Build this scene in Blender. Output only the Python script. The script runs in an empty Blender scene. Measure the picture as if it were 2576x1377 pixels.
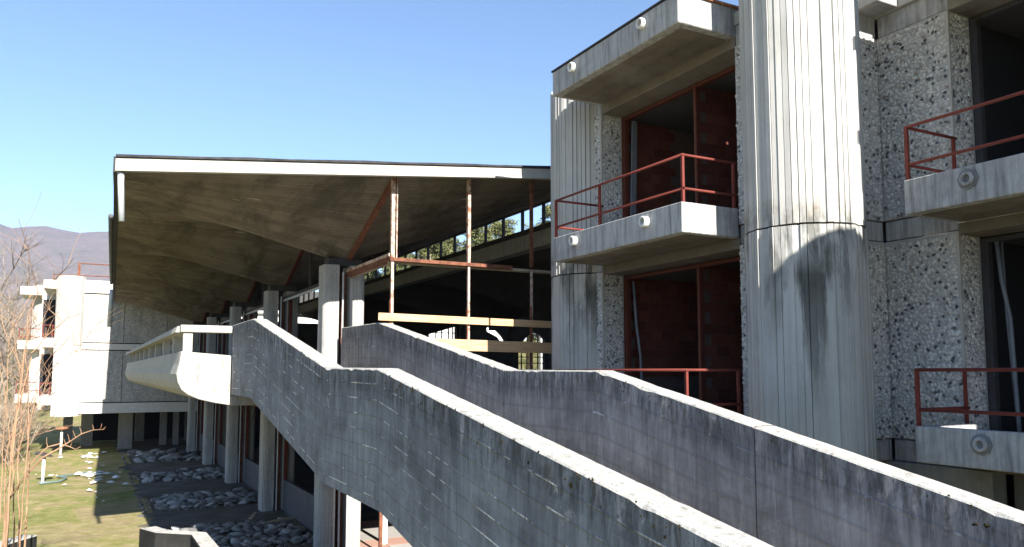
import bpy, bmesh, math, random
from mathutils import Vector, Matrix, noise
R = math.radians
random.seed(7)
E = 4.2            # height of the photographer's eye above the lawn; heights below are written relative to it
sc = bpy.context.scene
col = sc.collection

# ------------------------------------------------------------------ camera
cam_d = bpy.data.cameras.new('camera'); cam = bpy.data.objects.new('camera', cam_d); col.objects.link(cam)
F_, PITCH, YAW = 1979.0 / 2576, math.atan(171 / 1979.0), R(28.15)
cam_d.sensor_width = 36; cam_d.lens = 36 * F_; cam_d.shift_y = 75.5 / 2576
cam_d.clip_start = .1; cam_d.clip_end = 12000
cam.location = (0, 0, E); cam.rotation_euler = (math.pi / 2 + PITCH, 0, -YAW)
sc.camera = cam
# ------------------------------------------------------------------ sky, sun, exposure
SUN_TAN, SUN_AZ = .63, R(0.25)
to_sun = Vector((-math.sin(SUN_AZ), -math.cos(SUN_AZ), SUN_TAN)).normalized()
w = bpy.data.worlds.new('World'); sc.world = w; w.use_nodes = True
nt = w.node_tree; bg = nt.nodes['Background']
sky = nt.nodes.new('ShaderNodeTexSky'); sky.sky_type = 'NISHITA'; sky.sun_disc = False
sky.sun_elevation = math.atan(SUN_TAN); sky.sun_rotation = math.pi
sky.altitude = 300; sky.air_density = 1.15; sky.dust_density = .05; sky.ozone_density = 4.0
nt.links.new(sky.outputs[0], bg.inputs[0]); bg.inputs[1].default_value = .068
sd = bpy.data.lights.new('sun', 'SUN'); sd.energy = 5.0; sd.angle = R(.5); sd.color = (1, .95, .87)
sun = bpy.data.objects.new('sun', sd); col.objects.link(sun)
sun.rotation_euler = to_sun.to_track_quat('Z', 'Y').to_euler(); sun.location = (0, -20, 40)
vs = sc.view_settings; vs.view_transform = 'Standard'; vs.look = 'None'; vs.exposure = 1.62; vs.gamma = 1
vs.use_curve_mapping = False

# ------------------------------------------------------------------ camera helper: pixel of the 2576 wide view -> point
fw = Vector((math.sin(YAW) * math.cos(PITCH), math.cos(YAW) * math.cos(PITCH), math.sin(PITCH)))
rt = Vector((math.cos(YAW), -math.sin(YAW), 0)); upv = rt.cross(fw)
def ray(px, py): return fw * 1979 + rt * (px - 1288) - upv * (py - 764)
def at_d(px, py, d): return ray(px, py) * (d / 1979.0)
def at_z(px, py, z): r = ray(px, py); return r * (z / r.z)
def at_y(px, py, y): r = ray(px, py); return r * (y / r.y)

# ------------------------------------------------------------------ materials
class NT:
    def __init__(s, name):
        s.m = bpy.data.materials.new(name); s.m.use_nodes = True; s.t = s.m.node_tree
        s.b = s.t.nodes['Principled BSDF']; s.out = s.t.nodes['Material Output']
    def n(s, typ, **kw):
        x = s.t.nodes.new('ShaderNode' + typ)
        for k, v in kw.items(): setattr(x, k, v)
        return x
    def l(s, a, b): s.t.links.new(a, b)
    def coord(s, kind='Object', scale=(1, 1, 1), rot=(0, 0, 0)):
        if kind == 'World': c = s.n('NewGeometry').outputs['Position']
        else: c = s.n('TexCoord').outputs[kind]
        m = s.n('Mapping'); s.l(c, m.inputs[0]); m.inputs['Scale'].default_value = scale; m.inputs['Rotation'].default_value = rot
        return m.outputs[0]
    def noise(s, vec, scale=5, detail=6, rough=.6, dist=0):
        x = s.n('TexNoise'); s.l(vec, x.inputs['Vector']); x.inputs['Scale'].default_value = scale
        x.inputs['Detail'].default_value = detail; x.inputs['Roughness'].default_value = rough; x.inputs['Distortion'].default_value = dist
        return x.outputs['Fac']
    def ramp(s, fac, stops, interp='LINEAR'):
        x = s.n('ValToRGB'); s.l(fac, x.inputs[0]); cr = x.color_ramp; cr.interpolation = interp
        while len(cr.elements) < len(stops): cr.elements.new(.5)
        for e, (p, c) in zip(cr.elements, stops):
            e.position = p; e.color = (c, c, c, 1) if not isinstance(c, tuple) else (*c, 1)
        return x.outputs[0]
    def mix(s, fac, a, b, mode='MIX'):
        x = s.n('Mix', data_type='RGBA', blend_type=mode)
        for sock, v in ((x.inputs[0], fac), (x.inputs[6], a), (x.inputs[7], b)):
            if isinstance(v, bpy.types.NodeSocket): s.l(v, sock)
            elif isinstance(v, tuple): sock.default_value = (*v, 1)
            else: sock.default_value = v
        return x.outputs[2]
    def math(s, op, a, b=None, c=None):
        x = s.n('Math', operation=op)
        for i, v in enumerate((a, b, c)):
            if v is None: continue
            if isinstance(v, bpy.types.NodeSocket): s.l(v, x.inputs[i])
            else: x.inputs[i].default_value = v
        return x.outputs[0]
    def bump(s, h, strength=.4, dist=.01, prev=None):
        x = s.n('Bump'); s.l(h, x.inputs['Height']); x.inputs['Strength'].default_value = strength; x.inputs['Distance'].default_value = dist
        if prev: s.l(prev, x.inputs['Normal'])
        s.l(x.outputs[0], s.b.inputs['Normal']); return x.outputs[0]
    def done(s, colour=None, rough=.9, spec=.2, metal=0):
        if colour is not None:
            if isinstance(colour, tuple): s.b.inputs['Base Color'].default_value = (*colour, 1)
            else: s.l(colour, s.b.inputs['Base Color'])
        if isinstance(rough, bpy.types.NodeSocket): s.l(rough, s.b.inputs['Roughness'])
        else: s.b.inputs['Roughness'].default_value = rough
        s.b.inputs['Specular IOR Level'].default_value = spec; s.b.inputs['Metallic'].default_value = metal
        return s.m

def concrete(name, base, dark, light, streak=.5, tint=None, board=0, axis='z', stain=.45, board_axis='x'):
    k = NT(name); p = k.coord('World')
    n1 = k.noise(p, 1.3, 8, .65, .4); n2 = k.noise(p, 9, 6, .7)
    c = k.ramp(n1, [(.28, dark), (.5, base), (.72, light)])
    c = k.mix(.35, c, k.ramp(n2, [(.3, tuple(v * .72 for v in base)), (.7, tuple(min(1, v * 1.25) for v in base))]))
    sv = k.noise(k.coord('World', (7, 7, .55)), 1.6, 6, .7, .2)
    c = k.mix(k.math('MULTIPLY', k.ramp(sv, [(.45, 0.), (.72, 1.)]), streak), c, tuple(v * stain for v in base))
    sp = k.noise(p, 55, 3, .6)
    c = k.mix(k.ramp(sp, [(.68, 0.), (.76, .55)]), c, tuple(v * .35 for v in base))
    if tint:
        c = k.mix(k.ramp(k.noise(p, .7, 5, .6, .8), [(.5, 0.), (.68, .7)]), c, tint)
    h = k.math('ADD', n2, k.math('MULTIPLY', k.noise(p, 40, 4, .7), .5))
    if board:
        ax = {'x': 0, 'y': 1, 'z': 2}[board_axis]
        sx = k.n('SeparateXYZ'); k.l(k.coord('World'), sx.inputs[0])
        ph = k.math('FRACT', k.math('MULTIPLY', sx.outputs[ax], 1 / board))
        ln = k.ramp(k.math('ABSOLUTE', k.math('SUBTRACT', ph, .5)), [(.44, 0.), (.5, 1.)])
        c = k.mix(k.math('MULTIPLY', ln, .45), c, tuple(v * .4 for v in base))
        h = k.math('SUBTRACT', h, k.math('MULTIPLY', ln, 1.5))
        pid = k.n('TexWhiteNoise', noise_dimensions='1D'); k.l(k.math('FLOOR', k.math('MULTIPLY', sx.outputs[ax], 1 / board)), pid.inputs['W'])
        c = k.mix(.28, c, k.ramp(pid.outputs['Value'], [(0., tuple(v * .6 for v in base)), (1., tuple(min(1, v * 1.3) for v in base))]))
    k.bump(h, .5, .006)
    return k.done(c, .92, .15)

M = {}
M['conc'] = concrete('concrete', (.28, .275, .265), (.18, .177, .17), (.36, .352, .34), .45)
M['conc_pale'] = concrete('concrete_pale', (.40, .385, .35), (.3, .29, .26), (.47, .455, .42), .3, stain=.62)
M['conc_dark'] = concrete('concrete_dark', (.2, .2, .2), (.13, .13, .13), (.27, .265, .26), .5)
M['conc_balcony'] = concrete('concrete_balcony', (.4, .395, .39), (.2, .198, .197), (.52, .515, .5), .85, stain=.27)
M['conc_column'] = concrete('concrete_column', (.38, .375, .36), (.28, .276, .265), (.46, .45, .43), .55, stain=.55)
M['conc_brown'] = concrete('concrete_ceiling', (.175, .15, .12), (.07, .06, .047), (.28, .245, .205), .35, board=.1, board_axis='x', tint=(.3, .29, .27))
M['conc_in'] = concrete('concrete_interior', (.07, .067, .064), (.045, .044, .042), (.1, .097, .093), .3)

def board_concrete(name, base, board, dash):
    """board-marked parapet concrete: uv = (metres along, metres below the coping)"""
    k = NT(name); uv = k.n('UVMap'); uv.uv_map = 'run'; s = k.n('SeparateXYZ'); k.l(uv.outputs[0], s.inputs[0])
    u, v = s.outputs[0], s.outputs[1]
    p = k.coord('World'); b = base
    c = k.ramp(k.noise(p, 1.3, 9, .7, .7), [(.3, tuple(x * .45 for x in b)), (.5, b), (.68, tuple(x * 1.5 for x in b))])
    sv = k.noise(k.coord('World', (3.2, 3.2, .4)), 2.0, 9, .78, .5)
    topm = k.ramp(v, [(.0, 1.), (.75, .25)])
    c = k.mix(k.math('MULTIPLY', k.ramp(sv, [(.42, 0.), (.6, 1.)]), k.math('ADD', .38, k.math('MULTIPLY', topm, .5))), c, tuple(x * .3 for x in b))
    c = k.mix(k.ramp(k.noise(k.coord('World', (4.5, 4.5, .5)), 1.7, 8, .75, .4), [(.54, 0.), (.68, .6)]), c, tuple(x * 1.6 for x in b))
    vv = k.math('MULTIPLY', k.math('ADD', v, k.math('MULTIPLY', k.noise(p, 1.5, 2), .012)), 1 / board)
    f = k.math('ABSOLUTE', k.math('SUBTRACT', k.math('FRACT', vv), .5)); row = k.math('FLOOR', k.math('ADD', vv, .5))
    seam = k.ramp(f, [(.42, 0.), (.48, 1.)]); thin = k.ramp(f, [(.45, 0.), (.475, 1.)])
    cmb = k.n('CombineXYZ'); k.l(k.math('MULTIPLY', u, 2.1), cmb.inputs[0]); k.l(k.math('MULTIPLY', row, 7.3), cmb.inputs[1])
    dn = k.noise(cmb.outputs[0], 1, 3, .75)
    c = k.mix(k.math('MULTIPLY', seam, .26), c, tuple(x * .4 for x in b))
    fl = k.noise(p, 30, 3, .7)
    c = k.mix(k.math('MULTIPLY', k.math('MULTIPLY', thin, k.math('MULTIPLY', k.ramp(dn, [(dash, 0.), (dash + .05, 1.)]), k.ramp(k.noise(p, .9, 3, .6), [(.42, .15), (.58, 1.)]))), k.ramp(fl, [(.34, 0.), (.46, 1.)])), c, (.8, .8, .79))  # white dashes paint the sun caught on protruding board fins
    c = k.mix(k.ramp(k.noise(p, 3.2, 7, .75, .6), [(.64, 0.), (.69, .7)]), c, (.5, .5, .49))
    c = k.mix(k.ramp(k.noise(p, 24, 4, .7), [(.68, 0.), (.74, .75)]), c, (.05, .05, .045))
    # moss and black lichen hanging below the coping
    ml = k.math('MULTIPLY', k.ramp(v, [(.0, 1.), (.5, 0.)]), k.ramp(k.noise(k.coord('World', (5, 5, 1.1)), 2.6, 7, .75), [(.47, 0.), (.58, .95)]))
    c = k.mix(ml, c, (.035, .035, .03))
    rid = k.n('TexWhiteNoise', noise_dimensions='1D'); k.l(row, rid.inputs['W'])
    c = k.mix(.16, c, k.ramp(rid.outputs['Value'], [(0., tuple(x * .6 for x in b)), (1., tuple(x * 1.3 for x in b))]))
    h = k.math('SUBTRACT', k.math('ADD', k.noise(p, 45, 4, .7), k.noise(p, 8, 4, .6)), k.math('MULTIPLY', seam, 1.6))
    k.bump(h, .6, .007)
    return k.done(c, .92, .15)
M['ramp'] = board_concrete('parapet_concrete', (.195, .212, .242), .165, .5)
M['ramp2'] = board_concrete('parapet_concrete_inner', (.265, .256, .248), .235, .58)

k = NT('coping_concrete'); p = k.coord('World')
c = k.ramp(k.noise(p, 7, 7, .7), [(.3, (.3, .292, .27)), (.7, (.48, .465, .43))])
c = k.mix(k.ramp(k.noise(p, 11, 8, .78, .3), [(.54, 0.), (.66, .8)]), c, (.12, .11, .09))
k.bump(k.noise(p, 30, 6, .75), .8, .012); M['coping'] = k.done(c, .95, .1)

# shell soffit: long board marks running across the hall
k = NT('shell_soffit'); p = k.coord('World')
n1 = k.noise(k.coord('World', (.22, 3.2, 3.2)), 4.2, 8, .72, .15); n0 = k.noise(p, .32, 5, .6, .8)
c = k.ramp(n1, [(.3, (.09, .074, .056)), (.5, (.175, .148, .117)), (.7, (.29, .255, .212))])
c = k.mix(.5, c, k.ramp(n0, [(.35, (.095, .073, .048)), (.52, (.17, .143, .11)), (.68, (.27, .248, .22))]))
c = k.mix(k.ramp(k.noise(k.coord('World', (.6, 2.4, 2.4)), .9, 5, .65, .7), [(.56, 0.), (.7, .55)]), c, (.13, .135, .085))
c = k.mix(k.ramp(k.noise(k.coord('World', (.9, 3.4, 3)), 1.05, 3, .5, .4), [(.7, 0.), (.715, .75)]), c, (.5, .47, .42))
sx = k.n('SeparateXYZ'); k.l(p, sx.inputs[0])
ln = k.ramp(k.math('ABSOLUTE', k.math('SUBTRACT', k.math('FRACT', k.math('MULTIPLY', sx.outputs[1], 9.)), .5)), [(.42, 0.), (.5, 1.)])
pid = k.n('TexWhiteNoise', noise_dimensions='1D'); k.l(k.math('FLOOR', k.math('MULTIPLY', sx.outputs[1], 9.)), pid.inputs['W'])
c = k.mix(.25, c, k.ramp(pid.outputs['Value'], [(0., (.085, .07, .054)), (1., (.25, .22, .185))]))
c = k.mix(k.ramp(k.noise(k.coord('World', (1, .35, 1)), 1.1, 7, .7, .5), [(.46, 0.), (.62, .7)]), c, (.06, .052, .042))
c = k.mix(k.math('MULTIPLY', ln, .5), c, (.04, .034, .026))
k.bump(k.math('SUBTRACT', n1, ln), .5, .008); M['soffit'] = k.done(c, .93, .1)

def pebbly(name, scale, back=False, pale=False):
    k = NT(name); p = k.coord('World'); v = k.n('TexVoronoi'); k.l(p, v.inputs['Vector']); v.inputs['Scale'].default_value = scale
    s = k.n('SeparateXYZ'); k.l(v.outputs['Color'], s.inputs[0])
    c = k.ramp(s.outputs[0], [(0, (.05, .055, .06)), (.16, (.1, .1, .1)), (.24, (.3, .29, .275)), (.6, (.42, .4, .37)), (1, (.55, .53, .49))])
    if pale: c = k.mix(.45, c, (.48, .46, .43))
    c = k.mix(k.ramp(v.outputs['Distance'], [(.38, 0.), (.62, 1.)]), c, (.22, .215, .205) if not pale else (.36, .35, .33))
    c = k.mix(k.ramp(k.noise(k.coord('World', (3, 3, .7)), 1.2, 6, .6), [(.45, 0.), (.7, .5)]), c, (.16, .16, .16))
    k.bump(k.math('SUBTRACT', 1., v.outputs['Distance']), .8, .012)
    return k.done(c, .8, .25)
M['pebbly'] = pebbly('pebble_dash', 19)
k = NT('pebble_bed'); p = k.coord('World')
M['mortar'] = k.done(k.ramp(k.noise(p, 6, 6, .7), [(.3, (.3, .296, .288)), (.7, (.44, .435, .425))]), .95, .1)
k = NT('pebble'); g = k.n('NewGeometry'); p = k.coord('World')
def pebcol(k, rnd):
    c = k.ramp(rnd, [(0, (.05, .055, .062)), (.09, (.1, .105, .112)), (.13, (.3, .25, .21)), (.19, (.42, .41, .395)), (.6, (.53, .515, .49)), (1, (.66, .645, .61))])
    return k.mix(k.ramp(k.noise(k.coord('World', (3, 3, .6)), 1.3, 6, .65), [(.48, 0.), (.75, .4)]), c, (.2, .2, .2))
M['pebble'] = k.done(pebcol(k, g.outputs['Random Per Island']), .65, .35)
k = NT('single_pebble'); oi = k.n('ObjectInfo'); M['pebble_one'] = k.done(pebcol(k, oi.outputs['Random']), .65, .35)

def rusty(name, paint, rust, amount, rough=.75):
    k = NT(name); p = k.coord('World')
    n = k.noise(p, 9, 8, .75, .3); c = k.mix(k.ramp(n, [(amount, 0.), (amount + .12, 1.)]), paint, k.ramp(k.noise(p, 60, 4, .7), [(.3, tuple(x * .55 for x in rust)), (.7, rust)]))
    c = k.mix(k.ramp(k.noise(p, 2.5, 4), [(.4, 0.), (.7, .35)]), c, tuple(x * .4 for x in paint))
    k.bump(n, .3, .004); return k.done(c, rough, .3)
M['rail'] = rusty('red_paint', (.17, .034, .024), (.08, .028, .02), .56)
M['rust'] = rusty('rusty_steel', (.2, .075, .04), (.12, .045, .025), .45)
M['rust_pale'] = rusty('peeling_steel', (.52, .40, .33), (.26, .095, .045), .47)
M['redwood'] = rusty('red_window_frame', (.1, .026, .014), (.06, .02, .012), .55)
M['flash'] = rusty('rusty_flashing', (.42, .2, .11), (.28, .1, .05), .45)
M['darksteel'] = rusty('dark_steel', (.05, .05, .055), (.07, .045, .035), .5)
k = NT('aluminium'); M['alu'] = k.done(k.ramp(k.noise(k.coord('World'), 6), [(.3, (.13, .145, .17)), (.7, (.2, .215, .24))]), .6, .3, .2)
k = NT('zinc_pipe'); M['zinc'] = k.done(k.ramp(k.noise(k.coord('World'), 5), [(.3, (.38, .42, .45)), (.7, (.55, .57, .58))]), .5, .4, .2)
k = NT('roof_felt'); p = k.coord('World'); k.bump(k.noise(p, 14, 6, .7), .6, .01)
M['tar'] = k.done(k.ramp(k.noise(p, 4, 6, .7), [(.3, (.018, .018, .02)), (.7, (.06, .058, .06))]), .85, .25)
k = NT('brick'); oi = k.n('ObjectInfo'); p = k.coord('World')
c = k.ramp(oi.outputs['Random'], [(0, (.085, .026, .018)), (.5, (.115, .035, .024)), (1, (.15, .048, .033))])
c = k.mix(k.ramp(k.noise(p, 14, 6, .7), [(.4, 0.), (.75, .35)]), c, (.09, .04, .03)); k.bump(k.noise(p, 30, 5, .7), .5, .006); M['brick'] = k.done(c, .9, .15)
k = NT('brick_mortar'); p = k.coord('World'); M['bmortar'] = k.done(k.ramp(k.noise(p, 8, 5), [(.3, (.08, .06, .054)), (.7, (.12, .09, .08))]), .95, .1)
k = NT('plank_wood'); p = k.coord('World', (.5, 6, 9)); c = k.ramp(k.noise(p, 4, 8, .6, .6), [(.3, (.40, .235, .12)), (.55, (.56, .36, .2)), (.75, (.66, .46, .28))])
c = k.mix(k.ramp(k.noise(k.coord('World'), 1.5), [(.5, 0.), (.7, .4)]), c, (.42, .36, .27)); M['wood'] = k.done(c, .8, .2)
M['wood_grey'] = concrete('weathered_wood', (.3, .24, .17), (.17, .13, .09), (.42, .36, .27), .5)
k = NT('white_paint'); M['white'] = k.done(k.ramp(k.noise(k.coord('World'), 3, 6), [(.3, (.62, .61, .58)), (.7, (.78, .77, .74))]), .8, .3)
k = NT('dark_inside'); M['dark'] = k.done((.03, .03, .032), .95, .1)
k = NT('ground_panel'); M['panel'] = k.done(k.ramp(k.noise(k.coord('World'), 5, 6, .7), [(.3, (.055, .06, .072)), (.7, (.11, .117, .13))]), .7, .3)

# ------------------------------------------------------------------ mesh helpers
def OFF(v): return (v[0], v[1], v[2] + E)
class MB:
    def __init__(s): s.v = []; s.f = []; s.mi = []; s.uv = {}
    def add(s, vs, fs, mi=0):
        b = len(s.v); s.v += [tuple(q) for q in vs]
        for f in fs: s.f.append(tuple(b + i for i in f)); s.mi.append(mi)
        return b
    def box(s, x0, x1, y0, y1, z0, z1, mi=0):
        if x0 > x1: x0, x1 = x1, x0
        if y0 > y1: y0, y1 = y1, y0
        if z0 > z1: z0, z1 = z1, z0
        s.add([(x0, y0, z0), (x1, y0, z0), (x1, y1, z0), (x0, y1, z0), (x0, y0, z1), (x1, y0, z1), (x1, y1, z1), (x0, y1, z1)],
              [(0, 3, 2, 1), (4, 5, 6, 7), (0, 1, 5, 4), (1, 2, 6, 5), (2, 3, 7, 6), (3, 0, 4, 7)], mi); return s
    def prism(s, poly, axis, a, b, mi=0):
        """poly in the two other axes (in xyz order), extruded along axis from a to b"""
        n = len(poly)
        def pt(p, t):
            return (t, p[0], p[1]) if axis == 'x' else (p[0], t, p[1]) if axis == 'y' else (p[0], p[1], t)
        s.add([pt(p, a) for p in poly] + [pt(p, b) for p in poly],
              [tuple(range(n))[::-1], tuple(range(n, 2 * n))] + [(i, (i + 1) % n, n + (i + 1) % n, n + i) for i in range(n)], mi); return s
    def tube(s, pts, r0, r1=None, n=6, cap=True, mi=0):
        pts = [Vector(p) for p in pts]; r1 = r0 if r1 is None else r1; L = len(pts); rings = []
        for i, p in enumerate(pts):
            d = (pts[min(i + 1, L - 1)] - pts[max(i - 1, 0)]); d = d.normalized() if d.length > 1e-9 else Vector((0, 0, 1))
            a = d.cross(Vector((0, 0, 1)) if abs(d.z) < .9 else Vector((1, 0, 0))).normalized(); b = d.cross(a)
            r = r0 + (r1 - r0) * i / max(1, L - 1)
            rings.append([p + a * (r * math.cos(2 * math.pi * j / n)) + b * (r * math.sin(2 * math.pi * j / n)) for j in range(n)])
        fs = [(i * n + j, i * n + (j + 1) % n, (i + 1) * n + (j + 1) % n, (i + 1) * n + j) for i in range(L - 1) for j in range(n)]
        if cap: fs += [tuple(range(n)), tuple(range((L - 1) * n, L * n))[::-1]]
        s.add([q for rg in rings for q in rg], fs, mi); return s
    def bar(s, p, q, wd, ht, up=(0, 0, 1), mi=0):
        p, q = Vector(p), Vector(q); d = (q - p).normalized(); a = d.cross(Vector(up))
        a = a.normalized() if a.length > 1e-6 else d.cross(Vector((1, 0, 0))).normalized(); b = a.cross(d)
        o = [(-1, -1), (1, -1), (1, 1), (-1, 1)]
        s.add([e + a * (wd / 2 * i) + b * (ht / 2 * j) for e in (p, q) for i, j in o],
              [(3, 2, 1, 0), (4, 5, 6, 7), (0, 1, 5, 4), (1, 2, 6, 5), (2, 3, 7, 6), (3, 0, 4, 7)], mi); return s
    def build(s, name, mat, parent=None, bevel=0, smooth=False, seg=1, fix=True):
        me = bpy.data.meshes.new(name); me.from_pydata([OFF(v) for v in s.v], [], s.f)
        for m in (mat if isinstance(mat, (list, tuple)) else [mat]): me.materials.append(M[m] if isinstance(m, str) else m)
        if isinstance(mat, (list, tuple)): me.polygons.foreach_set('material_index', s.mi)
        if fix:
            bm = bmesh.new(); bm.from_mesh(me); bmesh.ops.recalc_face_normals(bm, faces=bm.faces); bm.to_mesh(me); bm.free()
        if smooth: me.polygons.foreach_set('use_smooth', [True] * len(me.polygons))
        return link(name, me, parent, bevel, seg)
def link(name, me, parent=None, bevel=0, seg=1):
    o = bpy.data.objects.new(name, me); col.objects.link(o)
    if parent is not None: adopt(o, parent)
    if bevel:
        b = o.modifiers.new('bevel', 'BEVEL'); b.width = bevel; b.segments = seg; b.limit_method = 'ANGLE'; b.angle_limit = R(40)
    return o
def world_loc(o):
    v = Vector(o.location)
    while o.parent: o = o.parent; v = v + Vector(o.location)
    return v
ROOT = {}
def adopt(o, parent):
    o.parent = parent
    o.matrix_parent_inverse = Matrix.Translation(-ROOT.get(parent.name, Vector((0, 0, 0))))
    ROOT[o.name] = Vector((0, 0, 0))
def tag(o, label=None, cat=None, group=None, kind=None):
    for n_, v_ in (('label', label), ('category', cat), ('group', group), ('kind', kind)):
        if v_: o[n_] = v_
    return o
def thing(name, label, cat, loc, group=None):
    o = bpy.data.objects.new(name, None); col.objects.link(o); o.location = OFF(loc); o.empty_display_size = .3
    ROOT[o.name] = Vector(o.location); return tag(o, label, cat, group)
def bx(name, mat, parent, *a, bevel=.008): return MB().box(*a).build(name, mat, parent, bevel)
G = -E     # the lawn, relative to the eye

# ================================================================== GROUND
k = NT('grass_ground'); p = k.coord('World')
n1 = k.noise(p, .3, 9, .72, 1.2); n2 = k.noise(p, 2.2, 9, .75, .4); n3 = k.noise(p, 20, 5, .7)
c = k.ramp(n1, [(.42, (.17, .2, .045)), (.49, (.25, .245, .07)), (.53, (.36, .28, .15)), (.6, (.34, .25, .155))])
c = k.mix(.35, c, k.ramp(n2, [(.38, (.08, .085, .025)), (.5, (.24, .22, .08)), (.62, (.48, .41, .24))]))
c = k.mix(.25, c, k.ramp(n3, [(.3, (.05, .06, .018)), (.7, (.36, .33, .17))]))
k.bump(k.math('ADD', n2, k.math('MULTIPLY', n3, .6)), .9, .06); M['grass'] = k.done(c, .95, .1)
bm = bmesh.new()
def ghill(x, y):
    d = math.hypot(x, y); h = .06 * noise.noise(Vector((x * .12, y * .12, 0)))
    return h - .02
xs = [-5000, -2500, -1200, -500, -200, -100] + [-60 + 4 * i for i in range(13)] + [-10 + 1.25 * i for i in range(13)] + [10, 20, 40, 80, 160, 400, 1200, 2500, 5000]
ys = [-5000, -2500, -600, -100, -30, 0] + [4 + 1.6 * i for i in range(36)] + [65, 75, 90, 120, 180, 300, 600, 1200, 2500, 5000]
gv = [[bm.verts.new((x, y, ghill(x, y) if abs(x) < 120 and abs(y) < 130 else -.02)) for x in xs] for y in ys]
for j in range(len(ys) - 1):
    for i in range(len(xs) - 1): bm.faces.new((gv[j][i], gv[j][i + 1], gv[j + 1][i + 1], gv[j + 1][i]))
me = bpy.data.meshes.new('ground'); bm.to_mesh(me); bm.free(); me.materials.append(M['grass'])
for q in me.polygons: q.use_smooth = True
ground = link('ground', me); tag(ground, kind='structure')

# paving under the hall with cobble beds between the strips
k = NT('paving_concrete'); p = k.coord('World')
c = k.ramp(k.noise(p, 1.1, 8, .7, .3), [(.3, (.06, .056, .05)), (.55, (.115, .108, .098)), (.75, (.17, .16, .142))])
c = k.mix(k.ramp(k.noise(p, .8, 6, .7), [(.5, 0.), (.62, .7)]), c, (.09, .085, .06)); k.bump(k.noise(p, 22, 6, .7), .6, .012); M['paving'] = k.done(c, .95, .1)
pav = MB()
beds = [(19.6, 23.2), (26.2, 29.4), (33.0, 36.2), (40.2, 45.6)]
strips = [(13.2, 19.5), (23.3, 26.1), (29.5, 32.9), (36.3, 40.1), (45.7, 58)]
PX0 = 1.75
rnd = random.Random(17)
for a, b in strips:
    n = max(4, int((b - a) / .35)); e = [(PX0 - .1 + rnd.gauss(0, .16), a + (b - a) * i / n) for i in range(n + 1)]
    far = [(PX0 + (5.25 - PX0) * (1 - i / 9), b + rnd.gauss(0, .05)) for i in range(1, 9)]; near = [(PX0 + (5.25 - PX0) * i / 9, a + rnd.gauss(0, .05)) for i in range(1, 9)]
    pav.prism([(5.25, b)] + far + e[::-1] + near + [(5.25, a)], 'z', G - .2, G + .03)
pav.box(5.25, 30, 13.2, 58, G - .2, G + .046)
paving = pav.build('pavement', 'paving'); tag(paving, kind='structure')
k = NT('bed_soil'); p = k.coord('World'); k.bump(k.noise(p, 12, 6, .7), .8, .03)
M['soil'] = k.done(k.ramp(k.noise(p, 4, 7, .7), [(.3, (.05, .045, .035)), (.7, (.13, .115, .09))]), .95, .1)
k = NT('river_stone'); oi = k.n('ObjectInfo'); p = k.coord('World')
c = k.ramp(oi.outputs['Random'], [(0, (.08, .08, .08)), (.5, (.2, .198, .19)), (1, (.4, .395, .38))])
c = k.mix(k.ramp(k.noise(p, 9, 6, .7), [(.45, 0.), (.7, .5)]), c, (.16, .155, .14)); k.bump(k.noise(p, 25, 5, .7), .4, .01); M['stone'] = k.done(c, .85, .2)
k = NT('small_stone'); gi = k.n('NewGeometry'); M['gravel'] = k.done(k.ramp(gi.outputs['Random Per Island'], [(0, (.07, .068, .062)), (.6, (.18, .175, .165)), (1, (.34, .33, .31))]), .9, .15)
stone_meshes = []
for i in range(7):
    bm = bmesh.new(); bmesh.ops.create_icosphere(bm, subdivisions=2 if i < 0 else 1, radius=1)
    for v in bm.verts:
        v.co *= 1 + .6 * noise.noise(v.co * 1.0 + Vector((i * 9, 0, 0))); v.co.z *= .42; v.co.x *= 1.25
    me = bpy.data.meshes.new('stone'); bm.to_mesh(me); bm.free(); me.materials.append(M['stone'])
    for q in me.polygons: q.use_smooth = i % 3 == 0
    stone_meshes.append(me)
nst = [110, 80, 62, 48]
for bi, (a, b) in enumerate(beds):
    m = MB(); m.box(PX0 + .1, 5.2, a, b, G - .25, G + .01)
    bed = m.build('stone_bed', 'soil'); tag(bed, kind='structure'); ROOT[bed.name] = Vector((0, 0, 0))
    rnd = random.Random(40 + bi); placed = []; rr = (.13, .15, .17, .2)[bi]; tries = 0
    while len(placed) < nst[bi] and tries < 9000:
        tries += 1; x = rnd.uniform(PX0 + .35 + (1.0 if bi == 0 else 0) * rnd.random(), 5.0); y = rnd.uniform(a + .15, b - .2); r = rr * rnd.uniform(.7, 1.5)
        if all((x - q[0]) ** 2 + (y - q[1]) ** 2 > (.72 * (r + q[2])) ** 2 for q in placed):
            placed.append((x, y, r)); o = bpy.data.objects.new('stone', rnd.choice(stone_meshes)); col.objects.link(o); adopt(o, bed)
            o.location = (x, y, .02 + r * .22); o.scale = (r, r * rnd.uniform(.8, 1.2), r * rnd.uniform(.8, 1.15)); o.rotation_euler = (rnd.uniform(-.3, .3), rnd.uniform(-.3, .3), rnd.uniform(0, 6.3))
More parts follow.
